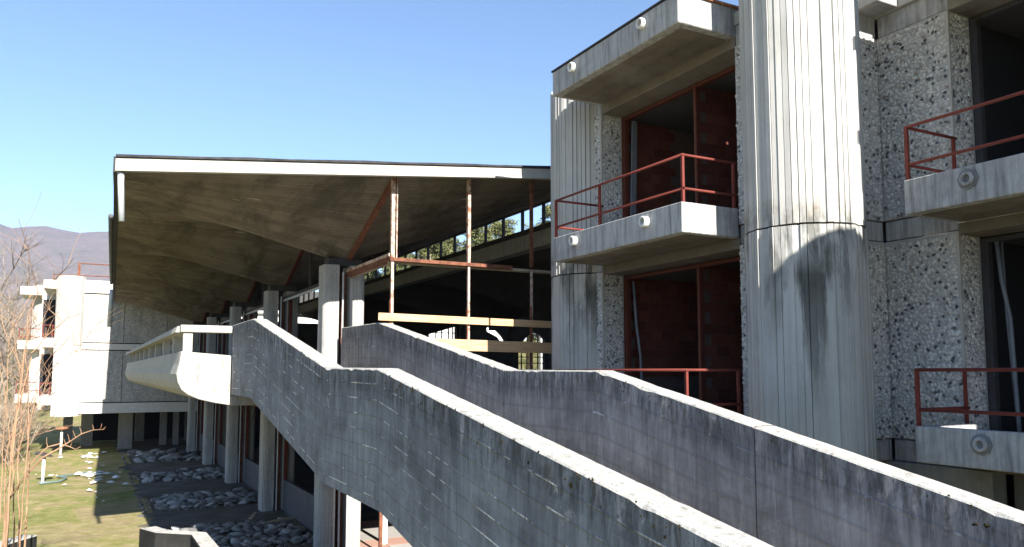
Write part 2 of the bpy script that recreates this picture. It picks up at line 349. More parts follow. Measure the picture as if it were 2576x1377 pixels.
# small stones filling the beds
for bi, (a, b) in enumerate(beds):
    rnd = random.Random(80 + bi); m = MB()
    for i in range(420):
        r_ = rnd.uniform(.03, .085); c0 = Vector((rnd.gauss(3.5, 1.0), rnd.uniform(a - .15, b + .15), G + .03)); c0.x = min(5.15, max(PX0 - .15, c0.x))
        n = 5; m.add([c0 + Vector((r_ * rnd.uniform(.7, 1.3) * math.cos(6.28 * q / n), r_ * rnd.uniform(.7, 1.3) * math.sin(6.28 * q / n), -.02)) for q in range(n)] + [c0 + Vector((rnd.uniform(-.3, .3) * r_, rnd.uniform(-.3, .3) * r_, r_ * rnd.uniform(.4, .8)))], [(q, (q + 1) % n, n) for q in range(n)])
    o = m.build('small_stones', 'gravel', [q for q in col.objects if q.name.startswith('stone_bed')][bi], fix=False); o['kind'] = 'stuff'
# sunlit paving tiles below the stair
k = NT('paving_tile'); oi = k.n('ObjectInfo'); c = k.ramp(oi.outputs['Random'], [(0, (.3, .28, .26)), (.55, (.36, .35, .33)), (.6, (.36, .2, .16)), (1, (.4, .26, .2))])
M['tile'] = k.done(c, .85, .2)
tb = MB(); tb.box(-.49, .49, -.39, .39, -.01, .03); tme = tb.build('tile', 'tile', paving, .01).data
t0 = [o for o in col.objects if o.name.startswith('tile')][0]; bpy.data.objects.remove(t0)
for i in range(5):
    for j in range(7):
        o = bpy.data.objects.new('tile', tme); col.objects.link(o); adopt(o, paving); o.location = (5.9 + i, 16.2 + j * .8, -E + .062)

# ================================================================== STAIRCASE
stair = thing('concrete_staircase', 'long grey concrete outdoor stair with solid board-marked parapets', 'staircase', (3.9, 8, G))
XL, XR, TH = 2.62, 5.0, .25
def lerp_prof(pr, y):
    for (y0, z0), (y1, z1) in zip(pr, pr[1:]):
        if y1 <= y <= y0: return z0 + (z1 - z0) * (y0 - y) / (y0 - y1)
    return pr[-1][1] if y < pr[-1][0] else pr[0][1]
def parapet(name, x0, th, top, bot, ya, yb, mat, breaks, seed):
    """solid wall between ya (far) and yb (near); uv 'run' on the long faces"""
    ysx = {ya, yb} | {b for b in breaks if yb < b < ya}; n = int((ya - yb) / .11)
    ysx |= {ya + (yb - ya) * i / n for i in range(1, n)}
    ysx = sorted(ysx, reverse=True); rnd = random.Random(seed)
    vs, fs, mi, uvs = [], [], [], []
    for y in ysx:
        zt, zb = lerp_prof(top, y), lerp_prof(bot, y); j = lambda a=.007: rnd.uniform(-a, a)
        ch = .011 + abs(rnd.gauss(0, .002)) + (rnd.uniform(.008, .02) if rnd.random() < .06 else 0)
        vs += [(x0, y, zb), (x0, y, zt - .3), (x0 + j(.003), y, zt - ch), (x0 + ch + abs(j(.003)), y, zt + j(.0015)), (x0 + th * .5, y, zt + .004 + j(.002)), (x0 + th - ch - abs(j(.002)), y, zt + j(.0015)), (x0 + th, y, zt - ch), (x0 + th, y, zb)]
    m = 8; dist = 0; run = [0]
    for a, b in zip(ysx, ysx[1:]): dist += a - b; run.append(dist)
    dep = lambda i, kx: lerp_prof(top, ysx[i]) - vs[i * m + kx][2]
    for i in range(len(ysx) - 1):
        for kx in range(m):
            k2 = (kx + 1) % m; fs.append((i * m + kx, i * m + k2, (i + 1) * m + k2, (i + 1) * m + kx))
            mi.append(1 if kx in (2, 3, 4, 5) else 0)
            uvs += [(run[i], dep(i, kx)), (run[i], dep(i, k2)), (run[i + 1], dep(i + 1, k2)), (run[i + 1], dep(i + 1, kx))]
    L = len(ysx) - 1
    for i, f in ((0, tuple(range(m))[::-1]), (L, tuple(L * m + q for q in range(m)))):
        fs.append(f); mi.append(0); uvs += [(run[i] + vs[v][0], dep(i, v % m)) for v in f]
    me = bpy.data.meshes.new(name); me.from_pydata([OFF(v) for v in vs], [], fs)
    me.materials.append(M[mat]); me.materials.append(M['coping']); me.polygons.foreach_set('material_index', mi)
    ul = me.uv_layers.new(name='run'); ul.data.foreach_set('uv', [q for u in uvs for q in u])
    me.update(); return link(name, me, stair)
Ltop = [(17.38, .97), (15.0, .97), (9.87, .045), (7.86, .03), (-2.0, -1.6)]
Lbot = [(17.38, -.48), (15.1, -.48), (9.87, -1.38), (7.7, -1.40), (-2.0, -3.2)]
Rtop = [(17.5, .99), (14.96, .965), (9.57, .02), (7.35, .01), (-2.0, -1.87)]
Rbot = [(17.5, -.48), (15.1, -.48), (9.57, -1.42), (7.35, -1.42), (-2.0, -3.4)]
br = [15.0, 15.1, 14.96, 9.87, 9.57, 7.86, 7.7, 7.35]
for i, (a, b) in enumerate(((17.38, 9.885), (9.87, -2.0))): parapet('parapet', XL, TH, Ltop, Lbot, a, b, 'ramp', br, i)
for i, (a, b) in enumerate(((17.5, 9.585), (9.57, 4.99), (4.975, -2.0))): parapet('parapet', XR, TH, Rtop, Rbot, a, b, 'ramp2', br, 10 + i)
def fl(y): return min(lerp_prof(Ltop, y), lerp_prof(Rtop, y)) - .98
MB().prism([(17.3, -.48), (17.3, -.02), (15.0, -.02), (15.0, -.48)], 'x', XL + TH + .005, XR - .005).build('platform', 'conc', stair)
MB().prism([(9.8, -1.36), (9.8, -.97), (7.6, -.97), (7.6, -1.36)], 'x', XL + TH + .005, XR - .005).build('platform', 'conc', stair)
y, z = 15.0, -.02
def flight(y0, y1, z0, z1, n):
    for i in range(n):
        ya, yb = y0 + (y1 - y0) * i / n, y0 + (y1 - y0) * (i + 1) / n - .02; zt = z0 + (z1 - z0) * (i + 1) / n
        MB().prism([(ya, zt), (yb, zt), (yb, zt - .2), (ya, zt - .2)], 'x', XL + TH + .004, XR - .004).build('step', 'conc', stair, .01)
flight(14.99, 9.82, -.02, -.97 + .13, 7); flight(7.59, -1.9, -.97, -2.8, 13)
MB().prism([(15, -.3), (9.7, -1.2), (9.7, -1.35), (15, -.46)], 'x', XL + TH + .006, XR - .006).build('stair_slab', 'conc', stair)
MB().prism([(7.6, -1.25), (-1.9, -3.05), (-1.9, -3.2), (7.6, -1.38)], 'x', XL + TH + .006, XR - .006).build('stair_slab', 'conc', stair)
for y in (8.6, 1.0):
    MB().box(3.4, 4.4, y - .2, y + .2, G, fl(y) - .3).build('support_pier', 'conc', stair, .01)

# moss tufts on the shaded coping edges
k = NT('moss'); p = k.coord('World'); M['moss'] = k.done(k.ramp(k.noise(p, 30, 4, .7), [(.3, (.012, .011, .008)), (.7, (.05, .04, .02))]), 1, .05)
m = MB(); rnd = random.Random(3)
for i in range(110):
    right = rnd.random() < .3
    yy = rnd.uniform(2.2, 7.6) if rnd.random() < .8 else rnd.uniform(8, 14); x = (XR if right else XL)
    zt = lerp_prof(Rtop if right else Ltop, yy) - abs(rnd.gauss(.05, .07)); r = rnd.uniform(.005, .014)
    c0 = Vector((x - .002, yy, zt)); n = 5
    m.add([c0 + Vector((-r * .5, 0, 0))] + [c0 + Vector((.004, r * 1.5 * math.cos(6.283 * q / n) * rnd.uniform(.6, 1.3), r * 1.2 * math.sin(6.283 * q / n) * rnd.uniform(.6, 1.6))) for q in range(n)], [(0, 1 + q, 1 + (q + 1) % n) for q in range(n)])
mo = m.build('moss_tufts', 'moss', stair); mo['kind'] = 'stuff'

# ================================================================== PAVILION HALL
hall = thing('concrete_pavilion', 'derelict concrete pavilion with folded overhanging shell roof on paired columns', 'building', (8, 25, G))
YC = [18.2 + 6.72 * i for i in range(5)]
YF, YM, YE = 14.55, 14.85, 47.5
def pl(pts, t):
    for (a, b), (c_, d) in zip(pts, pts[1:]):
        if t <= c_: return b + (d - b) * (max(t, a) - a) / (c_ - a)
    return pts[-1][1]
ZL = [(14.55, 3.36), (14.85, 3.42), (18.2, 3.80), (47.5, 3.72)]
def xl(y): return .28 + .72 * max(0, y - YF) / 32.0
XCc, XRr, ZR = 5.2, 10.1, 4.34
def wv(y):
    if y <= YM: return 0
    t = ((y - YC[0]) / 6.72) % 1.0; return abs(1 - 2 * t)
def S(x, y):
    zl = pl(ZL, y)
    if x <= XCc: a, ze = (x - xl(y)) / (XCc - xl(y)), zl
    else: a, ze = (XRr - x) / (XRr - XCc), ZR
    mid = ze + (3.9 - ze) * a; cl = ze + (2.56 - ze) * a
    z = mid + (cl - mid) * wv(y)
    if y < YM:
        zf = 3.36 + .101 * (x - .3); t = (y - YF) / (YM - YF); z = zf + (z - zf) * t
    return z
ysr = [YF, 14.7, YM]; yy = YM
while yy < YE - .01:
    yy += 6.7 / 12 if False else .56; ysr.append(yy)
us = [i / 9 for i in range(10)]
def shell(name, lo, hi, inner, mat):
    m = MB(); vs = []; W = len(us)
    for y in ysr:
        for u in us:
            x = (xl(y) if inner is None else inner) ; x1 = hi
            x = x + (x1 - x) * u; vs.append((x, y, S(x, y)))
    n0 = len(vs); vs += [(a, b, c_ + .2) for a, b, c_ in vs]; fs = []; mi = []
    for j in range(len(ysr) - 1):
        for i in range(W - 1):
            q = (j * W + i, j * W + i + 1, (j + 1) * W + i + 1, (j + 1) * W + i); fs.append(q[::-1]); mi.append(0)
            fs.append(tuple(n0 + e for e in q)); mi.append(1)
    H = len(ysr)
    bd = [i for i in range(W)] + [j * W + W - 1 for j in range(1, H)] + [(H - 1) * W + i for i in range(W - 2, -1, -1)] + [j * W for j in range(H - 2, 0, -1)]
    for a, b in zip(bd, bd[1:] + bd[:1]): fs.append((a, b, n0 + b, n0 + a)); mi.append(2)
    m.add(vs, fs); m.mi = mi
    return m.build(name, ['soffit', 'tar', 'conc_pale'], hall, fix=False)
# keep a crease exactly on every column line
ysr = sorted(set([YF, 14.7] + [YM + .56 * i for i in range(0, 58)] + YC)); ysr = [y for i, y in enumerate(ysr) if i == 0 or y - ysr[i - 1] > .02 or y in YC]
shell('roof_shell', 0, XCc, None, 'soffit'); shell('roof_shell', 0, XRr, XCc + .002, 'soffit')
# fascia band with felt on top
def zf(x): return 3.36 + .101 * (x - .3)
m = MB(); xs_ = [.24 + i * (10.2 - .24) / 14 for i in range(15)]
def strip_band(m, xs_, y0, y1, f0, f1):
    vs = [];
    for x in xs_: vs += [(x, y0, f0(x)), (x, y1, f0(x)), (x, y1, f1(x)), (x, y0, f1(x))]
    fs = [(i * 4 + a, i * 4 + (a + 1) % 4, (i + 1) * 4 + (a + 1) % 4, (i + 1) * 4 + a) for i in range(len(xs_) - 1) for a in range(4)] + [(3, 2, 1, 0), tuple(len(vs) - 4 + a for a in range(4))]
    m.add(vs, fs); return m
strip_band(m, xs_, YF - .12, YF + .06, lambda x: zf(x) - .012, lambda x: zf(x) + .195).build('fascia', 'conc_pale', hall, .008)
rj = random.Random(9); jit = {x: rj.uniform(-.006, .012) for x in xs_}
strip_band(MB(), xs_, YF - .155, YF + .5, lambda x: zf(x) + .198, lambda x: zf(x) + .245 + jit[x]).build('roof_felt_edge', 'tar', hall, .006)
strip_band(MB(), xs_, YF - .14, YF - .118, lambda x: zf(x) - .028, lambda x: zf(x) + .012).build('drip_edge', 'conc_pale', hall)
# left edge band, gutter and pipes
m = MB(); n_ = 24
for i in range(n_):
    ya, yb = YF + .07 + i * 1.39, YF + .07 + (i + 1) * 1.39 - .004
    vs = []
    for y in (ya, yb): x = xl(y); z = pl(ZL, y); vs += [(x - .07, y, z - .03), (x + .01, y, z - .03), (x + .01, y, z + .24), (x - .07, y, z + .24)]
    m.add(vs, [(3, 2, 1, 0), (4, 5, 6, 7), (0, 1, 5, 4), (1, 2, 6, 5), (2, 3, 7, 6), (3, 0, 4, 7)])
m.build('roof_edge', 'tar', hall)
m = MB()
gp = [(xl(y) - .13, y, pl(ZL, y) + .02) for y in (21.5, 26, 30, 34, 37.7)]
m.tube(gp, .06, n=8).build('gutter', 'panel', hall, smooth=True)  # dark panel colour stands in for shade on the gutter
MB().tube([(.33, YF - .02, 3.35), (.335, YF - .03, 3.15), (.37, YF - .05, 2.5)], .055, .05, n=10).build('downpipe', 'zinc', hall, smooth=True)
MB().tube([(.72, 37.72, 3.5), (.70, 37.72, 3.3), (.67, 37.7, 1.9)], .1, .1, n=10).build('downpipe', 'zinc', hall, smooth=True)

# paired half columns
def half_outline(x0, x1, yc, d, side, seed):
    """plan outline with rounded outer corners and board grooves; flat on the slot side"""
    rr = random.Random(seed); w_ = x1 - x0; rc = .13; path = [(0, -d / 2)]
    nb = 3
    for i in range(1, nb + 1): path.append(((w_ - rc) * i / nb, -d / 2))
    for i in range(1, 5): a = math.pi / 2 * i / 4; path.append((w_ - rc + rc * math.sin(a), -d / 2 + rc - rc * math.cos(a)))
    for i in range(1, 5): path.append((w_, -d / 2 + rc + (d - 2 * rc) * i / 4))
    for i in range(1, 5): a = math.pi / 2 * i / 4; path.append((w_ - rc + rc * math.cos(a), d / 2 - rc + rc * math.sin(a)))
    path.append((0, d / 2)); out = []
    for i, (u, v) in enumerate(path):
        if i in (0, len(path) - 1): out.append((u, v)); continue
        (a, b), (c_, e) = path[i - 1], path[i + 1]; tx, ty = c_ - a, e - b; L_ = math.hypot(tx, ty); tx, ty = tx / L_, ty / L_; nx, ny = ty, -tx; q = rr.uniform(-.004, .006)
        out += [(u - tx * .008 + nx * q, v - ty * .008 + ny * q), (u - nx * .012, v - ny * .012), (u + tx * .008, v + ty * .008)]
    pts = [((x0 + u) if side > 0 else (x1 - u), yc + v) for u, v in out]
    return pts if side > 0 else pts[::-1]
for ci, yc in enumerate(YC):
    colm = bx('column', 'rust', hall, 5.14, 5.24, yc - .12, yc + .16, G, 2.3, bevel=0)
    MB().prism(half_outline(4.68, 5.03, yc, .62, -1, ci), 'z', G, 2.47).build('column_half', 'conc_column', colm)
    MB().prism(half_outline(5.29, 5.66, yc, .62, 1, ci + 20), 'z', G, 2.47).build('column_half', 'conc_column', colm)
    MB().box(4.8, 5.6, yc - .2, yc + .2, 2.475, 2.64).build('bearing_plate', 'darksteel', colm)
    MB().tube([(5.11, yc - .34, 2.3), (5.11, yc - .34, G)], .02, n=6).build('conduit', 'zinc', colm)

# floor slab, walkway with curved parapet
bx('floor_slab', 'conc_in', hall, 5.22, 31, 14.95, 46, -.7, -.04)
prof = [(1.63, .41), (1.60, .15), (1.555, -.05), (1.585, -.22), (1.66, -.37), (1.78, -.47), (2.0, -.57), (2.3, -.645), (2.62, -.70), (5.2, -.72), (5.2, -.05), (1.84, -.05), (1.82, .41)]
balc = MB().prism(prof, 'y', 17.52, 43.5).build('balcony', 'conc_pale', hall, .012)
fp = [(1.63, .41), (1.60, .15), (1.555, -.05), (1.585, -.22), (1.66, -.37), (1.78, -.47), (2.0, -.57), (2.3, -.645), (2.60, -.70), (2.60, .33)]
MB().prism(fp, 'y', 17.30, 17.515).build('front_parapet', 'conc_pale', balc, .012)
MB().prism([(1.52, .80), (1.56, .93), (1.88, .95), (1.92, .84), (1.88, .79)], 'y', 17.5, 43.3).build('handrail', 'conc_pale', balc, .008)
MB().prism([(17.27, .80), (17.24, .9), (17.29, .95), (17.5, .95), (17.5, .80)], 'x', 1.6, 2.60).build('handrail', 'conc_pale', balc, .008)
for i, y in enumerate([17.42, 19.6, 22.35, 25.15, 27.9, 30.7, 33.4, 36.1, 38.7, 41.3]):
    bx('post', 'conc_pale', balc, 1.66, 1.84, y - .1, y + .1, .40, .80)

for x, z, L_ in ((1.95, -.02, .4), (2.42, .15, .3), (2.28, -.38, .17), (2.56, -.36, .2), (1.88, -.42, .1)):
    MB().bar((x, 17.297, z - L_ / 2), (x + .02, 17.297, z + L_ / 2), .014, .012).build('rebar', 'flash', balc)
# steel glazing frame, upper level
gx = 5.25
def zs(x, y): return S(x, y)
frame = bx('window_frame', 'rust', hall, gx - .05, gx + .05, YM + .06, YC[0] - .35, 2.2, 2.3, bevel=0)
MB().box(gx - .07, gx - .05, YM + .05, YC[0] - .3, 2.3, 2.36).build('frame_bead', 'rust_pale', frame)
MB().box(gx + .051, gx + .09, YM + .2, YC[0] - .3, 2.17, 2.22).build('frame_bead', 'wood_grey', frame)
MB().box(gx - .06, 7.95, YM - .02, YM + .1, 2.2, 2.27).build('transom', 'rust', frame)
MB().box(7.95, 11.5, YM + .04, YM + .1, 2.17, 2.23).build('transom', 'wood_grey', frame)
MB().box(gx - .06, 11.5, YM + .11, YM + .15, 2.16, 2.2).build('transom', 'wood_grey', frame)
for i, (x, w_, mat) in enumerate(((gx, .075, 'rust_pale'), (6.93, .065, 'rust_pale'), (8.45, .055, 'rust'), (9.9, .055, 'rust'))):
    MB().box(x - w_ / 2, x + w_ / 2, YM, YM + .08, 2.272, zs(x, YM + .05) + .05).build('mullion', mat, frame)
    MB().box(x - w_ * .36, x + w_ * .36, YM + .01, YM + .07, -.04, 2.198).build('mullion', 'rust_pale', frame)
    MB().box(x - w_ * .75, x - w_ * .40, YM - .012, YM + .05, -.04, 1.42 - .1 * (i % 2)).build('mullion', 'rust', frame)
MB().box(gx + .065, gx + .09, YM + .0, YM + .06, 2.272, zs(gx, YM) + .06).build('mullion', 'rust_pale', frame)
m = MB(); pts = [(gx, YC[0] - .32 - i * (YC[0] - .32 - YM - .1) / 8) for i in range(9)]
for (x, a), (_, b) in zip(pts, pts[1:]): m.bar((x, a, zs(x, a) - .06), (x, b, zs(x, b) - .06), .09, .11)
m.build('head_bar', 'rust', frame)
for ci in range(1, 5):
    ya, yb = YC[ci - 1] + .34, YC[ci] - .34; ym = (ya + yb) / 2
    MB().box(gx - .05, gx + .05, ya, yb, 2.2, 2.3).build('transom', 'darksteel', frame)
    MB().box(gx - .08, gx - .051, ya, yb, 2.14, 2.2).build('frame_bead', 'zinc', frame)
    m = MB(); P = [ya + (yb - ya) * i / 12 for i in range(13)]
    for a, b in zip(P, P[1:]): m.bar((gx, a, zs(gx, a) - .05), (gx, b, zs(gx, b) - .05), .08, .09)
    m.build('head_bar', 'redwood', frame)
    MB().box(gx - .035, gx + .035, ym - .035, ym + .035, 2.3, zs(gx, ym) + .05).build('mullion', 'darksteel', frame)
    MB().box(gx + .06, gx + .16, YC[ci] - .55, YC[ci] - .42, -.04, 2.2).build('mullion', 'redwood', frame)
    if ci < 3: MB().box(gx + .06, gx + .2, YC[ci] + .37, YC[ci] + .5, -.04, 2.2).build('mullion', 'redwood', frame)
# clerestory between the two roofs
cler = bx('clerestory', 'tar', hall, XRr - .08, XRr + .25, YF - .02, YE, 3.62, 3.745, bevel=.01)
MB().box(XRr - .05, XRr + .05, YF, YE, 4.29, 4.335).build('head_bar', 'darksteel', cler)
for i in range(29): MB().box(XRr - .035, XRr + .035, 16.04 + 1.117 * i - .035, 16.04 + 1.117 * i + .035, 3.74, 4.295).build('mullion', 'darksteel', cler)
bx('edge_beam', 'conc', hall, XRr - .04, XRr + .3, YF, YE, 3.2, 3.618)
# second, lower shell
def S2(x, y):
    a = 1 - abs(x - 15.2) / 5.1; ze = 3.32; mid = ze + .15 * a; cl = ze - 1.5 * a
    return mid + (cl - mid) * wv(max(y, YM + .01))
m = MB(); W = 9; xs2 = [10.2 + i * 10.1 / 16 for i in range(17)]; vs = [(x, y, S2(x, y)) for y in ysr for x in xs2]; W = 17
fs = [(j * W + i, (j + 1) * W + i, (j + 1) * W + i + 1, j * W + i + 1) for j in range(len(ysr) - 1) for i in range(W - 1)]
n0 = len(vs); vs2 = vs + [(a, b, c_ + .2) for a, b, c_ in vs]
m.add(vs2, fs + [tuple(n0 + q for q in f[::-1]) for f in fs]); m.build('roof_shell', 'conc_in', hall, fix=False)
m = MB(); m.box(20.3, 31, YF, YE, 4.9, 5.2).build('roof_slab', 'conc_in', hall)
for yc in YC: bx('inner_column', 'conc_in', hall, 15.0, 15.5, yc - .25, yc + .25, G, 1.95)
for yc in YC: bx('inner_column', 'conc_in', hall, 20.4, 20.8, yc - .25, yc + .25, G, 4.9)
# rear wall with its openings
def wall_with_holes(name, y, th, outer, holes, mat, parent):
    bm = bmesh.new(); edges = []
    for loop in [outer] + holes:
        vv = [bm.verts.new((x, y, z + E)) for x, z in loop]
        edges += [bm.edges.new((vv[i], vv[(i + 1) % len(vv)])) for i in range(len(vv))]
    bmesh.ops.triangle_fill(bm, edges=edges, use_beauty=True, use_dissolve=False)
    me = bpy.data.meshes.new(name); bm.to_mesh(me); bm.free(); me.materials.append(M[mat])
    o = link(name, me, parent); s_ = o.modifiers.new('solid', 'SOLIDIFY'); s_.thickness = th; s_.offset = 0; return o
holes = [[(22.91, 3.54), (22.91, 3.89), (24.43, 4.54), (25.2, 4.83), (25.67, 4.75), (26.82, 4.51), (26.82, 3.93)],
         [(18.39, 1.98), (18.38, 2.95), (19.43, 3.42), (20.31, 3.72), (20.32, 2.0)],
         [(16.15, 2.73), (16.6, 2.95), (17.48, 3.0), (17.48, 2.73)],
         [(22.46, 2.87), (22.74, 2.87), (22.74, 2.65), (23.22, 2.66), (23.62, 2.29), (23.85, 1.95), (23.45, 1.96), (23.23, 2.23), (22.49, 2.57)],
         [(25.13, 1.96), (25.31, 2.17), (25.67, 2.46), (25.97, 2.55), (26.27, 2.54), (26.57, 2.4), (26.78, 2.15), (26.78, 1.94)],
         [(24.23, .14), (24.23, 1.03), (24.0, 1.23), (26.78, 1.23), (26.77, .14)],
         [(7.3, 2.92), (7.3, 3.15), (8.14, 3.4), (9.9, 3.5), (9.9, 2.8), (8.41, 2.79)],
         [(10.2, 2.76), (10.2, 3.21), (10.98, 3.19), (11.82, 3.04), (12.6, 2.9), (12.6, 2.77)]]
rw = wall_with_holes('rear_wall', 45.6, .3, [(5.7, -.04), (31, -.04), (31, 4.95), (20.9, 4.95), (20.9, 4.6), (10.2, 4.6), (9.9, 3.85), (5.7, 3.85)], holes, 'conc_in', hall)
for x, z0, z1 in ((19.0, 2, 3.2), (19.4, 2, 3.4), (19.85, 2, 3.55), (20.15, 2, 3.65), (23.6, 3.5, 4.2), (24.3, 3.5, 4.5), (25.05, 3.6, 4.8), (25.8, 3.75, 4.75), (24.6, .14, 1.2), (25.1, .14, 1.2), (25.9, .14, 2.5), (26.35, .14, 2.5)):
    MB().box(x - .03, x + .03, 45.55, 45.65, z0, z1).build('window_bar', 'darksteel', rw)
for x0, x1, z in ((18.4, 20.3, 2.42), (24.2, 26.8, .55), (24.2, 26.8, .95)):
    MB().box(x0, x1, 45.54, 45.6, z - .03, z + .03).build('window_bar', 'darksteel', rw)
bx('side_wall', 'conc_in', hall, 31, 31.3, 14.9, 46, G, 5.2)
# ground storey behind the columns
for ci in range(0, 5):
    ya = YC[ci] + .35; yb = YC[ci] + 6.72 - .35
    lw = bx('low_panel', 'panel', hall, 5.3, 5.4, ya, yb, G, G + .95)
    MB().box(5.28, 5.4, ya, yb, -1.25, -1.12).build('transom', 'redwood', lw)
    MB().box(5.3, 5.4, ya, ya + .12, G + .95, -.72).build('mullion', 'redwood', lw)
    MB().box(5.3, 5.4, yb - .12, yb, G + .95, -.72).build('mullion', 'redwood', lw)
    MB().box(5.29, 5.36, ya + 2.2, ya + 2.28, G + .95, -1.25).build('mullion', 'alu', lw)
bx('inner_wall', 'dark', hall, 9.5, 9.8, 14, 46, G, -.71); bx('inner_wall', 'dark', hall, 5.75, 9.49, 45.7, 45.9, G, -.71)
bx('slab_edge', 'conc', hall, 2.62, 5.2, 17.3, 17.34, -.71, -.5)
MB().bar((5.75, 20.92, G + .03), (5.6, 20.8, -2.7), .1, .1).build('loose_post', 'white', hall)
MB().box(6.34, 6.46, 18.4, 18.52, G + .05, -.71).build('inner_column', 'white', hall, .005)
MB().box(5.95, 6.02, 17.5, 17.57, G + .05, -.71).build('inner_column', 'rust', hall, .005)

# boards nailed across the opening
b1 = MB().bar((4.95, YM - .04, 1.075), (10.2, YM - .03, 1.01), .035, .15).build('timber_board', 'wood', None, .004)
tag(b1, 'narrow orange timber board, upper of two across the broken glazing', 'board')
b2 = MB().bar((5.5, YM - .04, .56), (10.2, YM - .03, .49), .04, .235).build('timber_board', 'wood', None, .004)
tag(b2, 'wide pale timber board, lower of two across the broken glazing', 'board')

# ================================================================== RIGHT-HAND BLOCK
blk = thing('balcony_block', 'grey concrete block with pebble cladding, fluted round towers and red railings', 'building', (11, 6, G))
def fluted(parent, cx, cy, r, z0, z1, joint, n=58, seed=0, mat='conc_column', name='round_tower', mat2=None):
    rr = random.Random(seed); prof = [r + rr.choice((-.014, 0, .012)) + rr.uniform(-.003, .003) for _ in range(n)]; tl = [rr.choice((-.008, .008, .013, -.012)) * r for _ in range(n)]
    def sect(za, zb, k_):
        pts = []
        for i in range(n):
            a0, a1, am = 2 * math.pi * (i + .08) / n, 2 * math.pi * (i + .92) / n, 2 * math.pi * i / n; q = prof[(i * k_) % n] if k_ > 1 else prof[i]
            q1 = q + tl[i]; rg = r - .015; pts += [(cx + rg * math.cos(am), cy + rg * math.sin(am)), (cx + q * math.cos(a0), cy + q * math.sin(a0)), (cx + q1 * math.cos(a1), cy + q1 * math.sin(a1))]
        return MB().prism(pts, 'z', za, zb)
    t = sect(joint + .012, z1, 1).build(name, mat2 or mat, parent)
    sect(z0, joint - .012, 5).build('tower_base', mat, t)
    MB().prism([(cx + (r - .045) * math.cos(2 * math.pi * i / n), cy + (r - .045) * math.sin(2 * math.pi * i / n)) for i in range(n)], 'z', joint - .02, joint + .02).build('joint', 'dark', t)
    return t
# streaked tower concrete with its dark seepage stain
k = NT('tower_concrete'); p = k.coord('World'); b = (.46, .45, .425)
c = k.ramp(k.noise(p, .9, 7, .65, .4), [(.3, (.38, .372, .35)), (.5, b), (.72, (.52, .51, .485))])
sv = k.noise(k.coord('World', (8, 8, .3)), 1.5, 7, .7, .2); c = k.mix(k.ramp(sv, [(.46, 0.), (.72, .45)]), c, (.26, .255, .24))
g = k.n('SeparateXYZ'); k.l(p, g.inputs[0])
zz = g.outputs[2]
low = k.math('MULTIPLY', k.ramp(k.math('MULTIPLY', k.math('SUBTRACT', E + 2.3, zz), .5), [(.0, 0.), (.16, 1.), (.75, .5), (1., 0.)]), k.ramp(k.noise(k.coord('World', (2.2, 2.2, .5)), 1.4, 6, .65, .4), [(.49, 0.), (.6, .8)]))
c = k.mix(low, c, (.07, .072, .062))
def seep(c, sx_, sy_, ztop, zbot, wid, strength):
    dx_, dy_ = k.math('SUBTRACT', g.outputs[0], sx_), k.math('SUBTRACT', g.outputs[1], sy_)
    dd = k.math('SQRT', k.math('ADD', k.math('MULTIPLY', dx_, dx_), k.math('MULTIPLY', dy_, dy_)))
    dd = k.math('ADD', dd, k.math('MULTIPLY', k.math('SUBTRACT', k.noise(k.coord('World', (3, 3, .35)), 3.2, 6, .75), .5), .42))
    h_ = k.math('DIVIDE', k.math('SUBTRACT', zz, E + zbot), ztop - zbot)
    w_ = k.math('MULTIPLY', k.ramp(h_, [(0., .1), (.35, .55), (.85, 1.), (1., .2)]), wid)
    mk = k.math('MULTIPLY', k.ramp(k.math('SUBTRACT', w_, dd), [(.0, 0.), (.12, 1.)]), k.ramp(h_, [(0., 0.), (.3, .7), (.8, 1.), (1., 0.)]))
    return k.mix(k.math('MULTIPLY', mk, strength), c, (.05, .053, .045))
c = seep(c, 8.2, 7.08, 1.75, -.7, .27, .85); c = seep(c, 8.38, 6.98, 1.8, .6, .16, .7); c = seep(c, 8.08, 7.2, 1.6, -1.1, .1, .5); c = seep(c, 8.35, 12.3, 1.9, -.2, .2, .8)
c = k.mix(k.math('MULTIPLY', k.ramp(k.math('ABSOLUTE', k.math('SUBTRACT', zz, E + 2.12)), [(.0, 1.), (.22, 0.)]), k.ramp(k.noise(p, 2.5, 6, .7), [(.42, 0.), (.6, .8)])), c, (.2, .165, .12))
k.bump(k.noise(p, 35, 5, .7), .4, .006); M['tower'] = k.done(c, .92, .15)
RT = .79
fluted(blk, 8.75, 13.0, RT, G, 5.6, 1.86, seed=1, mat='tower'); fluted(blk, 8.75, 7.67, RT, G, 6.0, 1.93, seed=2, mat='tower'); fluted(blk, 8.5, .35, RT, G, 5.5, 1.93, seed=3, mat='tower')

